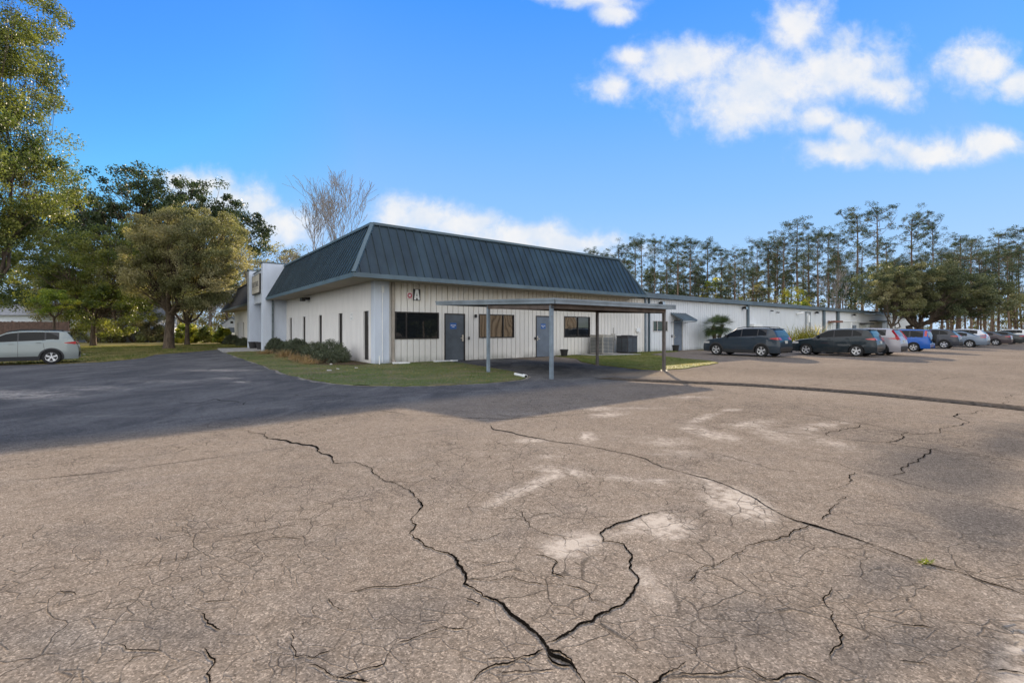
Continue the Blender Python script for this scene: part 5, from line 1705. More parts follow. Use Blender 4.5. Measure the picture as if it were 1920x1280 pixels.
# ------------------------------------------------------------------ plants
def leaf_cloud(centers, radii, per, size, rng, flat=0.65, up=0.35, aspect=0.55):
    """quads scattered through ellipsoidal clumps; returns verts, faces"""
    C = np.repeat(centers, per, 0); Rr = np.repeat(radii, per)[:, None]
    N = len(C)
    d = rng.normal(size=(N, 3)); d /= np.linalg.norm(d, axis=1, keepdims=True)
    r = rng.uniform(0, 1, (N, 1)) ** 0.45
    p = C + d * r * Rr * np.array([1, 1, flat])
    n = rng.normal(size=(N, 3)) + d * 0.5 + np.array([0, 0, up]); n /= np.linalg.norm(n, axis=1, keepdims=True)
    t = np.cross(n, rng.normal(size=(N, 3))); t /= np.linalg.norm(t, axis=1, keepdims=True) + 1e-9
    b = np.cross(n, t)
    s = size * rng.uniform(.6, 1.35, (N, 1))
    a = t * s * .5; c = b * s * .5 * aspect
    v = np.stack([p - a, p + c * 1.0 - a * .1, p + a, p - c * 1.0 - a * .1], 1).reshape(-1, 3)
    return v, np.arange(4 * N).reshape(-1, 4)


def limb_mesh(mb, p, q, r0, r1, rng, sag=.12, n=5, sides=6):
    p = np.array(p, float); q = np.array(q, float); L = np.linalg.norm(q - p)
    pts, rr = [], []
    off = rng.normal(size=3) * L * .06
    for k in range(n + 1):
        t = k / n
        b = p + (q - p) * t + off * math.sin(math.pi * t) + np.array([0, 0, -sag * L * math.sin(math.pi * t) * (1 - t)])
        if 0 < k < n: b = b + rng.normal(size=3) * L * .02
        pts.append(tuple(b)); rr.append(r0 + (r1 - r0) * t ** .8)
    mb.tube(pts, rr, sides, caps=False)
    return pts


def make_tree(name, label, x, y, ells, nclump, clump_r, per, leaf, trunk_r, mleaf, mbark=None, group=None, cat='tree', fork=None, seed=1, z=0.0, flat=.6, shell=.35, nmain=7, lean=(0, 0), trunk=True, fillers=0, multi=1):
    """crown given as ellipsoids (dx, dy, z, rx, ry, rz); clumps sit through them, limbs reach every clump"""
    rng = np.random.default_rng(seed)
    root = empty(name, (x, y, z), 0, label, cat, group)
    vol = np.array([e[3] * e[4] * e[5] for e in ells]); vol = vol ** .67; vol = vol / vol.sum()
    cs = []
    for e, k in zip(ells, rng.multinomial(nclump, vol)):
        d = rng.normal(size=(k, 3)); d /= np.linalg.norm(d, axis=1, keepdims=True)
        r = rng.uniform(shell, 1, (k, 1)) ** .5
        cs.append(np.array(e[:3]) + d * r * np.array(e[3:6]))
    cs = np.concatenate(cs)
    rad = clump_r * rng.uniform(.55, 1.3, len(cs))
    v, f = leaf_cloud(cs, rad, per, leaf, rng, flat=flat)
    obj('crown', None, mleaf, root, mesh=fast_mesh('crown', v, f))
    if trunk:
        mb = MB()
        zmin = min(e[2] - e[5] for e in ells); ztop = max(e[2] + e[5] for e in ells)
        fk = fork or max(1.2, zmin + .3)
        cx_ = np.average([e[0] for e in ells], weights=vol); cy_ = np.average([e[1] for e in ells], weights=vol)
        fp = np.array([lean[0], lean[1], fk])
        for m_ in range(multi):
            o_ = np.array([math.cos(m_ * 2.2), math.sin(m_ * 2.2)]) * trunk_r * (1.1 if multi > 1 else 0)
            pts = [(o_[0] * .5, o_[1] * .5, -.15), (o_[0] * .6, o_[1] * .6, .25), (o_[0] + lean[0] * .4, o_[1] + lean[1] * .4, fk * .55), (fp[0] + o_[0] * 1.6, fp[1] + o_[1] * 1.6, fk)]
            mb.tube(pts, [trunk_r * 1.5, trunk_r * 1.1, trunk_r * .9, trunk_r * .8], 10, caps=False)
        # main limbs to cluster centres, then branches to clumps
        km = cs[rng.choice(len(cs), nmain, replace=False)]
        for _ in range(6):
            lab = np.argmin(((cs[:, None] - km[None]) ** 2).sum(-1), 1)
            km = np.array([cs[lab == i].mean(0) if (lab == i).any() else km[i] for i in range(nmain)])
        for i in range(nmain):
            tgt = fp + (km[i] - fp) * .8
            main = limb_mesh(mb, fp + rng.normal(size=3) * trunk_r * .3, tgt, trunk_r * .62, trunk_r * .22, rng, n=7, sides=7)
            idx = np.where(lab == i)[0]
            for j in idx:
                s = main[min(len(main) - 1, int(rng.uniform(.35, 1) * len(main)))]
                limb_mesh(mb, s, cs[j], trunk_r * .14, trunk_r * .03, rng, n=3, sides=4, sag=.05)
        obj('trunk', mb, mbark or M['bark'], root, smooth=True)
    return root


def bush(name, label, x, y, rx, ry, h, n, per, leaf, m, seed, group=None, z=.03, cat='bush', rz=0.0, flat=.8, clump=.28):
    rng = np.random.default_rng(seed)
    root = empty(name, (x, y, z), rz, label, cat, group)
    d = rng.normal(size=(n, 3)); d[:, 2] = np.abs(d[:, 2]) * .9 + .02; d /= np.linalg.norm(d, axis=1, keepdims=True)
    r = rng.uniform(.45, 1, (n, 1)) ** .5
    c = d * r * np.array([rx, ry, h]) * .86
    c[:, 2] += h * .06
    v, f = leaf_cloud(c, clump * min(rx, ry, h) * rng.uniform(.7, 1.2, n), per, leaf, rng, flat=flat)
    v[:, 2] = np.maximum(v[:, 2], 0.0)
    obj('foliage', None, m, root, mesh=fast_mesh('foliage', v, f))
    mb = MB()
    for k in range(9):
        a = rng.uniform(0, 6.28); q = (rx * .55 * math.cos(a), ry * .55 * math.sin(a), h * rng.uniform(.5, .8))
        limb_mesh(mb, (rng.normal() * .05, rng.normal() * .05, -.02), q, .02 + .012 * h, .006, rng, n=3, sides=4)
    obj('stem', mb, M['bark'], root)
    return root


def spiky(name, label, x, y, n, L, spread, w, m, seed, group=None, cat='plant', z=.03, droop=.5, up=.6):
    """arching blades from one base"""
    rng = np.random.default_rng(seed)
    root = empty(name, (x, y, z), 0, label, cat, group)
    vs, fs = [], []
    for i in range(n):
        a = rng.uniform(0, 2 * np.pi); el = rng.uniform(up * .35, 1.5); l = L * rng.uniform(.55, 1.1)
        b = np.array([rng.normal() * spread * .35, rng.normal() * spread * .35, 0])
        d = np.array([math.cos(a) * math.cos(el), math.sin(a) * math.cos(el), math.sin(el)])
        sd = np.array([-math.sin(a), math.cos(a), 0])
        seg = 4; k0 = len(vs)
        for k in range(seg + 1):
            t = k / seg
            p = b + d * l * t + np.array([math.cos(a) * .25 * l * t * t * droop, math.sin(a) * .25 * l * t * t * droop, -l * droop * .5 * t * t])
            p[2] = max(p[2], .02)
            ww = w * (1 - t) ** .6 * (.6 + .4 * min(1, t * 4)) + .001
            vs += [p - sd * ww, p + sd * ww]
            if k: fs.append((k0 + 2 * k - 2, k0 + 2 * k - 1, k0 + 2 * k + 1, k0 + 2 * k))
    obj('leaves', None, m, root, mesh=fast_mesh('leaves', np.array(vs), np.array(fs)))
    return root


def fan_palm(x, y, heads, label, seed):
    rng = np.random.default_rng(seed)
    root = empty('fan_palm', (x, y, .03), ANG, label, 'palm')
    mb = MB()
    for hx, hy, hz_ in heads:
        mb.tube([(hx * .25, hy * .25, -.05), (hx * .5, hy * .6, hz_ * .4), (hx, hy, hz_)], [.17, .14, .13], 9)
        for _ in range(30):      # old leaf bases
            t = rng.uniform(.1, 1); a = rng.uniform(0, 6.28)
            c_ = (hx * (.25 + .75 * t), hy * (.25 + .75 * t), hz_ * t)
            mb.bar((c_[0] + .1 * math.cos(a), c_[1] + .1 * math.sin(a), c_[2] - .05), (c_[0] + .25 * math.cos(a), c_[1] + .25 * math.sin(a), c_[2] + .15), .03, .02)
    obj('trunk', mb, M['bark'], root)
    for hx, hy, hz_ in heads:
        vs, fs = [], []
        for i in range(60):
            a = rng.uniform(0, 6.28); el = rng.uniform(-1.0, 1.4)
            d = np.array([math.cos(a) * math.cos(el), math.sin(a) * math.cos(el), math.sin(el)])
            b = np.array([hx, hy, hz_]); l = rng.uniform(.35, .55)
            c_ = b + d * l
            sd = np.array([-math.sin(a), math.cos(a), 0]); nrm = np.cross(d, sd)
            k0 = len(vs); vs += [b - sd * .01, b + sd * .01, c_ + sd * .01, c_ - sd * .01]; fs.append((k0, k0 + 1, k0 + 2, k0 + 3))
            for j in range(17):
                f_ = (j / 16 - .5) * 2.7
                dd = d * math.cos(f_) + sd * math.sin(f_) + nrm * .05 * rng.normal(); ll = .74 * (1 - .25 * abs(f_) / 1.35) * rng.uniform(.8, 1.1)
                tip = c_ + dd * ll + np.array([0, 0, -.10]); pw = np.cross(dd, nrm); pw /= np.linalg.norm(pw) + 1e-9
                m_ = c_ + dd * ll * .5
                k0 = len(vs); vs += [c_, m_ + pw * .014, tip, m_ - pw * .014]; fs.append((k0, k0 + 1, k0 + 2, k0 + 3))
        obj('fronds', None, M['palm'], root, mesh=fast_mesh('fronds', np.array(vs), np.array(fs)))


def bare_tree(name, label, x, y, h, spread, seed, stems=1, m=None, group=None, r0=.28, tuft=True, depth=6):
    rng = np.random.default_rng(seed)
    root = empty(name, (x, y, 0), 0, label, 'tree', group)
    mb = MB(); tips = []
    def grow(p, d, L, r, k):
        n = 4; pts = [p]; rr = [r]
        for i in range(n):
            d = d + rng.normal(size=3) * .07 + np.array([0, 0, .05]); d /= np.linalg.norm(d)
            p = p + d * L / n; pts.append(p); rr.append(max(.022, r * (1 - .35 * (i + 1) / n)))
        mb.tube([tuple(q) for q in pts], rr, 6 if k < 3 else 3, caps=False)
        if k >= depth:
            tips.append(p); return
        nb = 2 if rng.random() < .55 else 3
        for i in range(nb):
            a = rng.uniform(0, 6.28); o = np.cross(d, [math.cos(a), math.sin(a), .3]); o /= np.linalg.norm(o) + 1e-9
            ang = rng.uniform(.22, .55) * spread
            dd = d * math.cos(ang) + o * math.sin(ang)
            grow(p if i < 2 else pts[-2], dd, L * rng.uniform(.66, .86), rr[-1] * rng.uniform(.6, .8), k + 1)
        if k >= 1:
            for i in range(2):
                a = rng.uniform(0, 6.28); o = np.array([math.cos(a), math.sin(a), .5]); o /= np.linalg.norm(o)
                q = pts[rng.integers(1, 4)]
                grow(q, (d + o * spread) / np.linalg.norm(d + o * spread), L * .45, r * .3, max(k + 2, depth - 1))
    for s in range(stems):
        a = s * 2.4 + .3
        d = np.array([math.cos(a) * .22 * (stems > 1), math.sin(a) * .1 * (stems > 1), 1.0]); d /= np.linalg.norm(d)
        grow(np.array([math.cos(a) * .2 * (stems > 1), 0, -.2]), d, h * .30, r0, 0)
    obj('branches', mb, m or M['pale_bark'], root)
    if tuft and tips:
        T = np.array(tips)
        v, f = leaf_cloud(T[rng.choice(len(T), min(len(T), 220), replace=False)], np.full(min(len(T), 220), .22), 2, .14, rng)
        obj('withered_leaves', None, M['brush'], root, mesh=fast_mesh('withered_leaves', v, f))
    return root


def make_pine(seed, h=28.0):
    """tall thin pine, crown only in the upper part; local height h"""
    rng = np.random.default_rng(seed)
    root = empty('pine_tree', (0, 0, 0))
    mb = MB()
    bend = rng.normal(size=2) * .35
    def tp(z): return np.array([bend[0] * math.sin(z / h * 2.6), bend[1] * math.sin(z / h * 2.1), z])
    zs = np.linspace(-.3, h * .97, 10)
    mb.tube([tuple(tp(z)) for z in zs], [(.26 * (1 - .85 * max(0, z) / h) + .02) for z in zs], 8, caps=False)
    cs, rs = [], []
    c0 = rng.uniform(.52, .70)
    n = int(rng.integers(17, 24))
    wide = rng.uniform(.75, 1.25)
    for i in range(n):
        f_ = i / (n - 1); z = h * (c0 + (.95 - c0) * f_ ** .8)
        L = wide * (.8 + 2.7 * math.sin(math.pi * min(1, (1 - f_) * .75 + .15)) ** .8) * rng.uniform(.3, 1.15) * h / 28
        a = i * 2.4 + rng.normal() * .6
        p = tp(z); q = p + np.array([math.cos(a) * L, math.sin(a) * L, L * rng.uniform(.25, 1.0)])
        limb_mesh(mb, p, q, .07, .025, rng, n=3, sides=4, sag=.15)
        for _ in range(int(rng.integers(2, 5))):
            t = rng.uniform(.55, 1.1)
            c = p + (q - p) * t + rng.normal(size=3) * .55
            cs.append(c); rs.append(rng.uniform(.38, 1.05))
            limb_mesh(mb, p + (q - p) * min(t, .9), c, .03, .012, rng, n=2, sides=3, sag=.05)
    for _ in range(9):
        cs.append(tp(h * .955) + rng.normal(size=3) * np.array([.95, .95, .55])); rs.append(rng.uniform(.5, .9))
    for _ in range(4):      # dead stubs lower down
        z = h * rng.uniform(.3, c0); a = rng.uniform(0, 6.28); p = tp(z)
        mb.tube([tuple(p), tuple(p + np.array([math.cos(a), math.sin(a), .15]) * rng.uniform(.5, 1.4))], [.03, .012], 4, caps=False)
    obj('trunk', mb, M['pine_bark'], root, smooth=True)
    v, f = leaf_cloud(np.array(cs), np.array(rs), 85, .27, rng, flat=.8, aspect=.30, up=.1)
    obj('crown', None, M['needle'], root, mesh=fast_mesh('crown', v, f))
    return root


def px_xy(u, Y): return ((u - CX) / F * Y, Y)
def px_h(v, Y): return H + (HZ - v) / F * Y


ORD = [a + b for a in ('', 'twenty-', 'thirty-') for b in ('first', 'second', 'third', 'fourth', 'fifth', 'sixth', 'seventh', 'eighth', 'ninth')]
ORD = ORD[:9] + ['tenth', 'eleventh', 'twelfth', 'thirteenth', 'fourteenth', 'fifteenth', 'sixteenth', 'seventeenth', 'eighteenth', 'nineteenth', 'twentieth'] + ORD[9:18] + ['thirtieth'] + ORD[18:]


def build_pines():
    protos = [make_pine(100 + i) for i in range(7)]
    front = [(1112, 466), (1137, 470), (1166, 461), (1190, 447), (1203, 444), (1226, 446), (1252, 452), (1272, 450), (1297, 443), (1322, 446), (1350, 463), (1376, 472), (1398, 470), (1416, 452), (1440, 452), (1456, 444), (1472, 437), (1500, 410), (1519, 440), (1534, 428), (1554, 432), (1575, 440), (1598, 398), (1643, 384), (1660, 450), (1719, 402), (1745, 410), (1768, 462), (1800, 438), (1822, 448), (1872, 434), (1893, 470), (1922, 424), (1950, 440), (1985, 430)]
    rng = np.random.default_rng(5)
    used = set()
    trees = []
    for i, (u, v) in enumerate(front):
        trees.append((u, v, rng.uniform(96, 108)))
    for i in range(72):
        u = rng.uniform(1085, 1960); Y = rng.uniform(106, 150)
        trees.append((u, 520 - 40 * rng.random() - (u - 1100) * .03, Y))
    n_deep = len(trees)
    for i in range(34):
        trees.append((rng.uniform(1090, 1950), rng.uniform(505, 548), rng.uniform(97, 120)))
    special = {1500: 'tall pine with a rounded crown standing above the middle of the warehouse', 1598: 'pine leaning its crown toward the tallest one, just to its left', 1643: 'tallest pine with a broad domed crown in the row', 1719: 'tall narrow pine above the left part of the spreading oak', 1745: 'slim pine close beside the narrow one above the oak', 1800: 'flat topped pine above the right part of the spreading oak',
               1872: 'slim pine right of the spreading oak, clear sky on both sides', 1922: 'tall pine cut by the right edge of the picture', 1112: 'leftmost low pine showing over the right end of the teal roof'}
    for i, (u, v, Y) in enumerate(trees):
        x, y = px_xy(u, Y); h = px_h(v, Y)
        p = int(rng.integers(0, 7)) if i >= 7 else i
        if p not in used: o = protos[p]; used.add(p)
        else: o = copy_tree(protos[p])
        s = h / 28.0
        o.location = (x, y, 0); o.rotation_euler = (0, 0, rng.uniform(0, 6.28))
        wd = s * rng.uniform(.85, 1.35) * (1.2 if u == 1643 else 1)
        if i >= n_deep: wd = s * rng.uniform(1.4, 2.0)
        o.scale = (wd, wd, s)
        if i < len(front):
            lb, g = 'slim pine over the warehouse roof, ' + ORD[i] + ' from the left in the front row', 'slim pines in the row behind the warehouse'
        else:
            lb, g = 'lower pine deep in the stand behind the first row', 'pines deeper in the stand'
        if i >= n_deep: lb, g = 'young bushy pine low under the tall trunks behind the warehouse', 'young pines under the tall ones'
        if i < len(front) and u in special: lb = special[u]
        tag(o, lb, 'pine', g)


def foliage_band(name, pts, m, seed, leaf, per, stemlab=None):
    """undergrowth that reads as one mass: pts = (x, y, z, r)"""
    rng = np.random.default_rng(seed)
    a = np.array(pts)
    v, f = leaf_cloud(a[:, :3], a[:, 3], per, leaf, rng, flat=.75)
    v[:, 2] = np.maximum(v[:, 2], .0)
    return tag(obj(name, None, m, mesh=fast_mesh(name, v, f)), kind='stuff')


def build_plants():
    # ---- big tree at the left edge
    make_tree('shade_tree', 'tall glossy leaved tree filling the left edge of the picture', -29.7, 26.6,
              [(-1.8, -.4, 21.5, 4.7, 4.5, 3.6), (-1.8, 0, 17.0, 4.4, 4.4, 3.2), (-1.5, 0, 13.0, 4.5, 4.3, 2.8), (-.6, 0, 10.0, 5.2, 4.5, 2.6), (-2.2, 0, 6.8, 4.4, 4.0, 2.6), (-3.0, 0, 4.2, 3.6, 3.4, 1.7)],
              560, .80, 330, .135, .15, M['near_leaf'], seed=21, fork=4.0, nmain=9, flat=.8)
    # ---- spreading live oak behind
    make_tree('live_oak', 'broad old oak with dark spreading limbs behind the lawn', -50.0, 64.0,
              [(-1.5, 0, 19.4, 8.5, 6, 4.8), (6.0, 0, 18.5, 6.5, 5, 4.2), (-6.5, 0, 14.0, 6.0, 5, 3.5), (3.0, -1, 12.5, 6, 5, 2.6), (12.2, 0, 15.0, 4.5, 4, 3.8), (-9.5, -1, 8.5, 5, 4, 2.6), (-11.5, 0, 17.0, 4.5, 4, 4.0)],
              500, 1.0, 140, .30, .62, M['dark_leaf'], seed=22, fork=5.0, nmain=11, flat=.75, multi=3, shell=.25)
    # ---- oak on the lawn, pale sunlit crown
    make_tree('lawn_oak', 'low branched oak standing on the lawn edge with an olive grey crown', -28.4, 38.4,
              [(1.8, 0, 9.2, 4.3, 4.0, 2.6), (3.4, -.8, 8.2, 3.4, 3.4, 3.0), (3.4, -1.2, 5.6, 2.4, 2.6, 2.3), (-.2, 0, 5.9, 3.6, 3.4, 1.9), (-.8, 0, 8.2, 2.8, 3, 1.9)],
              420, .68, 300, .12, .36, M['olive_leaf'], seed=23, fork=2.8, nmain=9, flat=.7, lean=(.15, 0))
    make_tree('young_oak', 'paler oak crown crowding behind the right side of the lawn oak', -34.3, 49.0,
              [(0, 0, 8.5, 4.0, 3.6, 3.0), (1.2, 0, 5.8, 3.6, 3.2, 2.4), (-1.5, 0, 10.4, 2.8, 2.8, 1.8)], 190, .7, 150, .17, .22, M['pale_leaf'], seed=24, fork=2.2, flat=.7)
    make_tree('low_oak', 'dense low dark tree between the sage wagon and the lawn oak', -50.0, 58.5,
              [(0, 0, 6.4, 5.5, 3, 4.2), (4.5, 0, 7.6, 3.4, 3, 2.6), (-6.5, 0, 5.6, 5.0, 3, 3.6)], 300, .85, 130, .24, .25, M['olive_leaf'], seed=25, fork=1.6)
    make_tree('hedge_oak', 'dense mid height olive tree between the left edge tree and the lawn oak', -41.5, 46.0, [(0, 0, 7.4, 4.6, 3.4, 3.6), (-4.2, 0, 9.2, 4.0, 3.4, 3.4), (3.2, 0, 9.5, 3.6, 3, 2.8), (-2.0, 0, 4.8, 3.4, 3, 2.0), (1.5, 0, 3.6, 4.6, 2.6, 2.6)], 380, .8, 170, .17, .24, M['oak_leaf'], seed=27, fork=2.4)
    make_tree('small_tree', 'small yellowing tree in front of the brown fence', -38.0, 38.5, [(0, 0, 3.9, 1.7, 1.5, 1.1), (-1.4, 0, 4.4, 1.4, 1.3, .9)], 50, .45, 130, .13, .11, M['holly'], seed=26, fork=2.6, nmain=4)
    for i, (u, Y, w_, h_, mk, lb, nm) in enumerate((
            (165, 58, 4.2, 3.6, 'brush', 'brown leaved thicket bush just right of the sage wagon', 'thicket_bush'), (205, 57, 3.6, 3.0, 'brush', 'brown bush left of the middle of the sunny thicket', 'thicket_bush'),
            (250, 58, 4.2, 3.4, 'brush', 'brown bush at the middle of the sunny thicket', 'thicket_bush'), (285, 60, 3.2, 3.0, 'brush', 'brown bush just left of the lawn oak trunk', 'thicket_bush'),
            (140, 60, 5.0, 5.2, 'olive_leaf', 'tall olive thicket bush behind the roof of the sage wagon', 'thicket_bush'), (190, 61, 5.0, 5.8, 'olive_leaf', 'tall olive thicket bush left of the middle of the sunny thicket', 'thicket_bush'), (235, 62, 5.2, 5.4, 'dark_leaf', 'dark tall thicket bush behind the middle brown bush', 'thicket_bush'), (290, 62, 4.6, 4.6, 'olive_leaf', 'olive thicket bush behind the lawn oak trunk', 'thicket_bush'),
            (350, 56, 2.9, 2.5, 'holly', 'bright broad leaved bush just right of the lawn oak trunk', 'laurel_bush'), (384, 57, 2.7, 2.2, 'oak_leaf', 'darker green bush between two yellow green ones', 'laurel_bush'), (419, 54, 1.9, 2.0, 'holly', 'small yellow green bush beside the far wall corner', 'laurel_bush'))):
        x, y = px_xy(u, Y)
        bush(nm, lb, x, y, w_ * .62, w_ * .45, h_, 60, 110, .2 if mk == 'holly' else .17, M[mk], 60 + i, z=0.0, clump=.3)
    # bare trees above the roof
    for (u, Y, v, st, sp, sd, lb) in ((600, 72, 318, 1, .85, 5, 'tall bare tree, the left of the two behind the teal roof'), (655, 76, 322, 2, .95, 8, 'bare many stemmed tree, the right of the two behind the teal roof')):
        x, y = px_xy(u, Y)
        bare_tree('bare_tree', lb, x, y, px_h(v, Y) * .86, sp, sd, stems=st, r0=.42, depth=6)
    for (u, Y, v, sd, lb) in ((530, 66, 430, 12, 'lopped bare tree with a stubby dark top left of the tall bare ones'), (470, 70, 470, 13, 'thin bare tree leaning over the far mansard roof'), (395, 75, 520, 14, 'thin bare trunk behind the bright bushes'), (436, 82, 500, 15, 'slender bare tree beyond the pale shed'), (1560, 90, 480, 17, 'bare grey tree in the gap between pines right of the golden clump')):
        x, y = px_xy(u, Y)
        bare_tree('bare_tree', lb, x, y, px_h(v, Y) * .86, 1.0, sd, r0=.2, depth=5)
    # woodland behind the left half
    for i, (u, Y, v, mk, lb) in enumerate(((462, 80, 424, 'pale_leaf', 'olive tree in the background over the portal'), (505, 82, 446, 'olive_leaf', 'brown green tree behind the portal top'), (560, 86, 455, 'brush', 'rusty leaved tree behind the lower left of the teal roof'), (590, 92, 470, 'dark_leaf', 'dark tree just left of the mansard corner'), (425, 84, 432, 'oak_leaf', 'mid green tree showing between the lawn oak and the portal'), (535, 96, 462, 'olive_leaf', 'small olive tree low between the two brown green ones'), (395, 90, 440, 'dark_leaf', 'dark tree deep behind the right side of the lawn oak'),
                                            (60, 66, 420, 'dark_leaf', 'dark tree behind the pale house'), (120, 72, 400, 'oak_leaf', 'mid green tree right of the pale house'), (20, 60, 500, 'oak_leaf', 'leafy tree hanging in front of the pale house'), (350, 84, 470, 'olive_leaf', 'olive tree far behind the bright bushes'), (240, 90, 430, 'olive_leaf', 'olive tree far behind the old oak'))):
        x, y = px_xy(u, Y); h = px_h(v, Y)
        make_tree('woodland_tree', lb, x, y, [(0, 0, h * .72, h * .26, h * .24, h * .26), (h * .1, 0, h * .45, h * .24, h * .2, h * .2)], 70, .95, 55, .32, .22, M[mk], seed=200 + i, fork=h * .25, nmain=6, group='trees beyond the left lawn')
    # spreading oak behind the cars
    x, y = px_xy(1716, 61)
    make_tree('spreading_oak', 'broad dark oak behind the parked cars at the end of the warehouse', x, y,
              [(-4.5, -.5, 7.6, 3.6, 4.5, 2.4), (0, 0, 8.0, 4.5, 5, 2.9), (4.5, 0, 6.8, 4.2, 5, 2.9), (8.4, 0, 5.6, 3.4, 4.4, 2.6), (1.5, 0, 5.0, 5, 4.6, 1.9)],
              420, .85, 200, .19, .40, M['grey_oak'], seed=31, fork=2.2, nmain=9, flat=.65, multi=2)
    make_tree('pale_oak', 'pale leaved low tree at the left side of the dark spreading oak', x - 5.6, y - 3.0,
              [(0, 0, 7.2, 2.7, 2.6, 1.8), (1.3, 0, 4.8, 2.4, 2.2, 1.6), (-.8, 0, 5.8, 1.6, 2, 1.3), (3.5, .3, 8.6, 3.2, 2.6, 1.3)], 150, .6, 150, .16, .16, M['olive_leaf'], seed=32, fork=2.0)
    # understorey behind the warehouse and to the right
    rng = np.random.default_rng(44)
    pts = []
    for _ in range(480):
        u = rng.uniform(1080, 2050); Y = rng.uniform(112, 150); x, y = px_xy(u, Y)
        pts.append((x, y, rng.uniform(.5, 13), rng.uniform(.9, 1.9)))
    foliage_band('undergrowth', pts, M['brush'], 45, .42, 90)
    pts = []
    for _ in range(190):
        u = rng.uniform(1080, 2050); Y = rng.uniform(104, 140); x, y = px_xy(u, Y)
        pts.append((x, y, rng.uniform(5, 14.5), rng.uniform(.9, 1.7)))
    foliage_band('undergrowth', pts, M['needle'], 46, .42, 90)
    pts = []
    for _ in range(260):
        u = rng.uniform(-100, 640); Y = rng.uniform(84, 108); x, y = px_xy(u, Y)
        pts.append((x, y, rng.uniform(.3, 8) * rng.uniform(.3, 1), rng.uniform(.8, 1.9)))
    foliage_band('undergrowth', pts, M['brush'], 47, .4, 60)
    pts = []
    for _ in range(420):
        u = rng.uniform(250, 620); Y = rng.uniform(92, 120); x, y = px_xy(u, Y)
        pts.append((x, y, rng.uniform(.3, 12.5), rng.uniform(.9, 1.8)))
    foliage_band('undergrowth', pts, M['brush'], 48, .38, 80)
    # mid-size evergreen and yellow saplings over the roof line
    for i, (u, Y, v, mk, lb) in enumerate(((1265, 100, 535, 'dark_leaf', 'dark rounded evergreen low behind the near end of the warehouse'), (1335, 104, 515, 'holly', 'yellow green sapling among the pines, left one'), (1425, 100, 525, 'olive_leaf', 'olive sapling low among the pines'), (1488, 98, 535, 'holly', 'yellow green sapling left of the tall rounded pine'), (1580, 96, 520, 'dark_leaf', 'dark evergreen at the left of the pale oak'), (1905, 100, 545, 'olive_leaf', 'olive sapling at the right edge among trunks'))):
        x, y = px_xy(u, Y); h = px_h(v, Y)
        make_tree('sapling', lb, x, y, [(0, 0, h * .62, 3.0, 3, h * .36)], 60, .9, 60, .3, .14, M[mk], seed=300 + i, fork=h * .3, nmain=5, group='saplings among the pines')
    # shrubs along the side wall
    for i, (a, b, rx, ry, h_, lb) in enumerate(((-.95, 15.7, .8, .8, 1.05, 'round clipped shrub beside the portal wall'), (-1.0, 11.4, .75, .9, .95, 'dark shrub next to the dry grass clumps, second from the portal'), (-1.0, 9.3, .85, 1.1, 1.1, 'rounded dark shrub in the middle of the wall bed'),
                                               (-1.1, 5.1, .8, .85, .95, 'grey green shrub behind the widest one'), (-1.15, 2.4, .95, 1.35, 1.08, 'widest grey green shrub nearest the corner'), (-1.0, 38.2, .9, .9, 1.2, 'round shrub at the far end of the side wall'), (-.8, 31.5, .7, 1.4, .9, 'low hedge shrub under the far narrow windows'))):
        x, y, _ = P(a, b)
        bush('clipped_shrub', lb, x, y, rx, ry, h_, 200, 90, .05, M['shrub'], 80 + i, 'shrubs along the side wall', cat='shrub', rz=ANG, clump=.2)
    for i, (a, b, L_, lb) in enumerate(((-2.0, 13.2, .5, 'dry grass tuft between the round shrub and the next'), (-1.9, 8.4, .75, 'tall straw coloured grass clump left of the middle shrub'), (-2.0, 5.2, .6, 'straw coloured grass clump in front of the grey green shrubs'), (-2.05, 3.0, .65, 'straw coloured grass clump before the widest shrub'), (-2.1, 1.9, .42, 'smallest straw clump nearest the corner'))):
        x, y, _ = P(a, b)
        spiky('dry_grass_clump', lb, x, y, 420, L_ * 1.25, .6, .008, M['straw'], 90 + i, 'dry grass clumps in the wall bed', 'grass clump', droop=1.0)
    x, y, _ = P(26.7, -1.3)
    fan_palm(x, y, [(-.35, 0, 1.85), (1.15, .1, 1.9)], 'two headed fan palm against the warehouse by the awning door', 7)
    x, y, _ = P(34.6, -4.6)
    spiky('spiky_clump', 'big golden spiky clump behind the dark teal wagon', x, y, 800, 3.1, 2.0, .024, M['yucca'], 8, droop=.75)
    x, y, _ = P(36.9, -4.4)
    spiky('plume_grass', 'pinkish plume grass at the right side of the golden clump', x, y, 320, 3.0, 1.3, .016, M['straw'], 9, droop=.5)


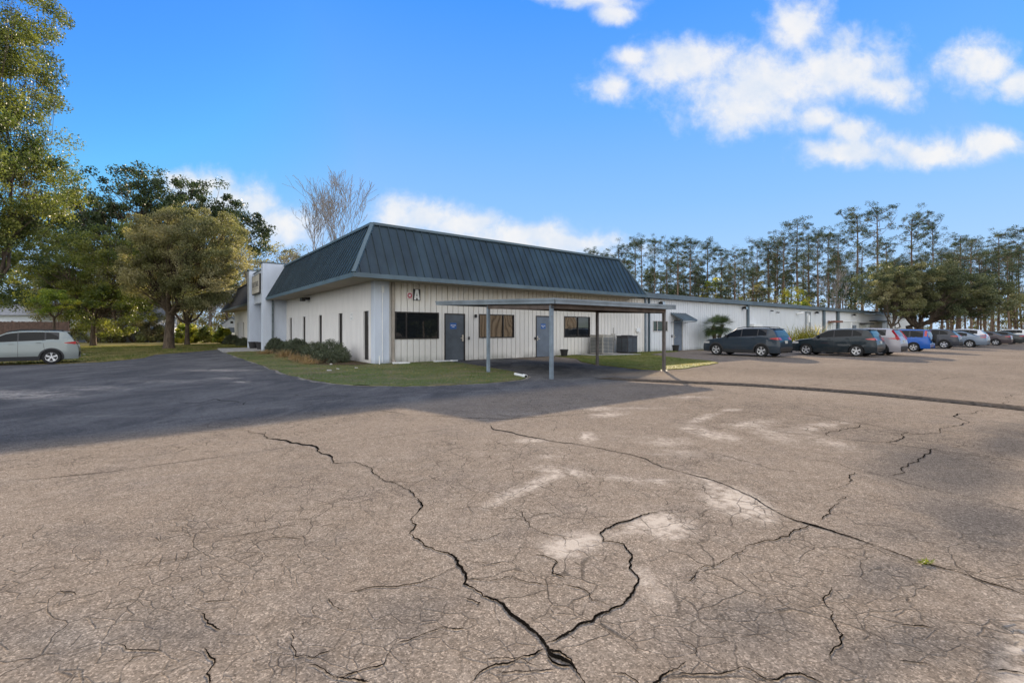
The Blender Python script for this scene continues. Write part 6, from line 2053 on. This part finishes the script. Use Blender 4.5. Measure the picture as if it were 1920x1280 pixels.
def build_left_background():
    # brown board fence
    p0, p1 = (-56.0, 42.0), (-41.6, 43.5)
    L_ = math.dist(p0, p1); rz = math.atan2(p1[1] - p0[1], p1[0] - p0[0])
    f = empty('wooden_fence', (*p0, 0), rz, 'tall brown board fence behind the sage wagon', 'fence')
    mb = MB(); r = random.Random(1); x = 0
    while x < L_:
        mb.box(x, x + .14, r.uniform(-.004, .004), .022 + r.uniform(-.004, .004), .03, 2.35 + r.uniform(-.02, .02)); x += .15
    obj('boards', mb, M['fence'], f)
    k = 0
    while k < L_:
        b = MB(); b.box(k, k + .1, .03, .13, 0, 2.42); obj('post', b, M['fence'], f); k += 2.4
    hs = empty('house', (-64, 56, 0), R(14), 'low pale blue house with a grey roof beyond the brown fence', 'house')
    mb = MB(); mb.box(0, 17, 0, 9, 0, 3.4); obj('wall', mb, M['house'], hs)
    mb = MB(); mb.hexa([(-.4, -.5, 3.4), (17.4, -.5, 3.4), (17.4, 9.5, 3.4), (-.4, 9.5, 3.4)], [(-.4, 4.3, 5.2), (17.4, 4.3, 5.2), (17.4, 4.7, 5.2), (-.4, 4.7, 5.2)]); obj('roof', mb, mat('grey_shingle', (.24, .25, .27), .85, var=.2), hs)
    for x in (2, 6.5, 12.5):
        w_ = MB(); w_.box(x, x + 1.2, -.05, -.001, 1.2, 2.4); o = obj('window', w_, M['white'], hs)
        g = MB(); g.box(x + .1, x + 1.1, -.06, -.051, 1.3, 2.3); obj('pane', g, M['glass'], o)
    mb = MB(); mb.box(9.6, 10.5, -.05, -.001, 0, 2.1); obj('door', mb, M['door_mid'], hs)
    x, y = px_xy(431, 70)
    sh = empty('garden_shed', (x - 1.1, y, 0), R(8), 'small pale gabled shed beyond the far corner of the building', 'shed')
    mb = MB(); mb.box(0, 2.6, 0, 3, 0, 2.5); mb.poly([(0, 0, 2.5), (2.6, 0, 2.5), (1.3, 0, 3.5)]); obj('wall', mb, M['house'], sh)
    mb = MB()
    for s in (0, 1):
        xa = -.15 if s == 0 else 2.75
        mb.hexa([(xa, -.2, 2.40), (1.3, -.2, 3.52), (1.3, 3.2, 3.52), (xa, 3.2, 2.40)][::1 if s == 0 else -1], [(xa, -.2, 2.48), (1.3, -.2, 3.62), (1.3, 3.2, 3.62), (xa, 3.2, 2.48)][::1 if s == 0 else -1])
    obj('roof', mb, M['gutter'], sh)
    mb = MB(); mb.box(1.1, 1.5, -.02, -.001, 2.6, 2.95); obj('vent', mb, M['black'], sh)
    mb = MB(); mb.box(.8, 1.8, -.03, -.001, 0, 2.0); obj('door', mb, M['door_mid'], sh)
    x, y = px_xy(435, 60)
    mb = MB(); mb.box(-.03, .03, -.03, .03, 0, 1.0); mb.box(.5, .56, -.03, .03, 0, 1.0); mb.box(-.1, .63, -.05, -.031, .75, 1.25)
    tag(obj('notice_board', mb, M['white'], loc=(x, y, 0)), 'small white board on two stakes before the pale shed', 'notice board')


def build_across():
    """the sunlit tan building across the lot that the office windows mirror"""
    x, y, _ = P(66, -52)
    e_ = empty('tan_building', (x, y, 0), ANG + math.pi, 'long tan ribbed metal building across the lot, mirrored in the office windows', 'building')
    mb = MB(); TB = 34; wall_sheet(mb, 0, TB, 0, 5.2, [], depth=.1); ribs(mb, 0, TB, .02, 5.19, [], pitch=.9, h=.3, w=.3, y=-.3); obj('wall', mb, M['tan_metal'], e_)
    mb = MB(); mb.box(-.3, TB + .3, -.4, .3, 5.2, 5.6); mb.box(-.3, TB + .3, .3, 20, 5.4, 5.6); obj('roof', mb, M['gutter'], e_)
    for i, (a, b, h) in enumerate(((8, -50, 9), (19, -53, 11), (27, -49, 8))):  # trees added out of view, to darken the left window's reflection
        x, y, _ = P(a, b)
        make_tree('added_lot_tree', ('first', 'tallest', 'smallest')[i] + ' of three dark trees added across the lot to darken the left office window', x, y, [(0, 0, h * .55, 7, 4, h * .5)], 260, 1.3, 60, .6, .3, M['dark_leaf'], seed=400 + i, fork=2, group='trees across the lot')


build_ground(); build_lot(); build_cracks(); build_berm(); build_lawns(); build_grass()
build_main(); build_carport(); small_things(); build_left_background(); build_across()
build_cars(); build_plants(); build_pines()
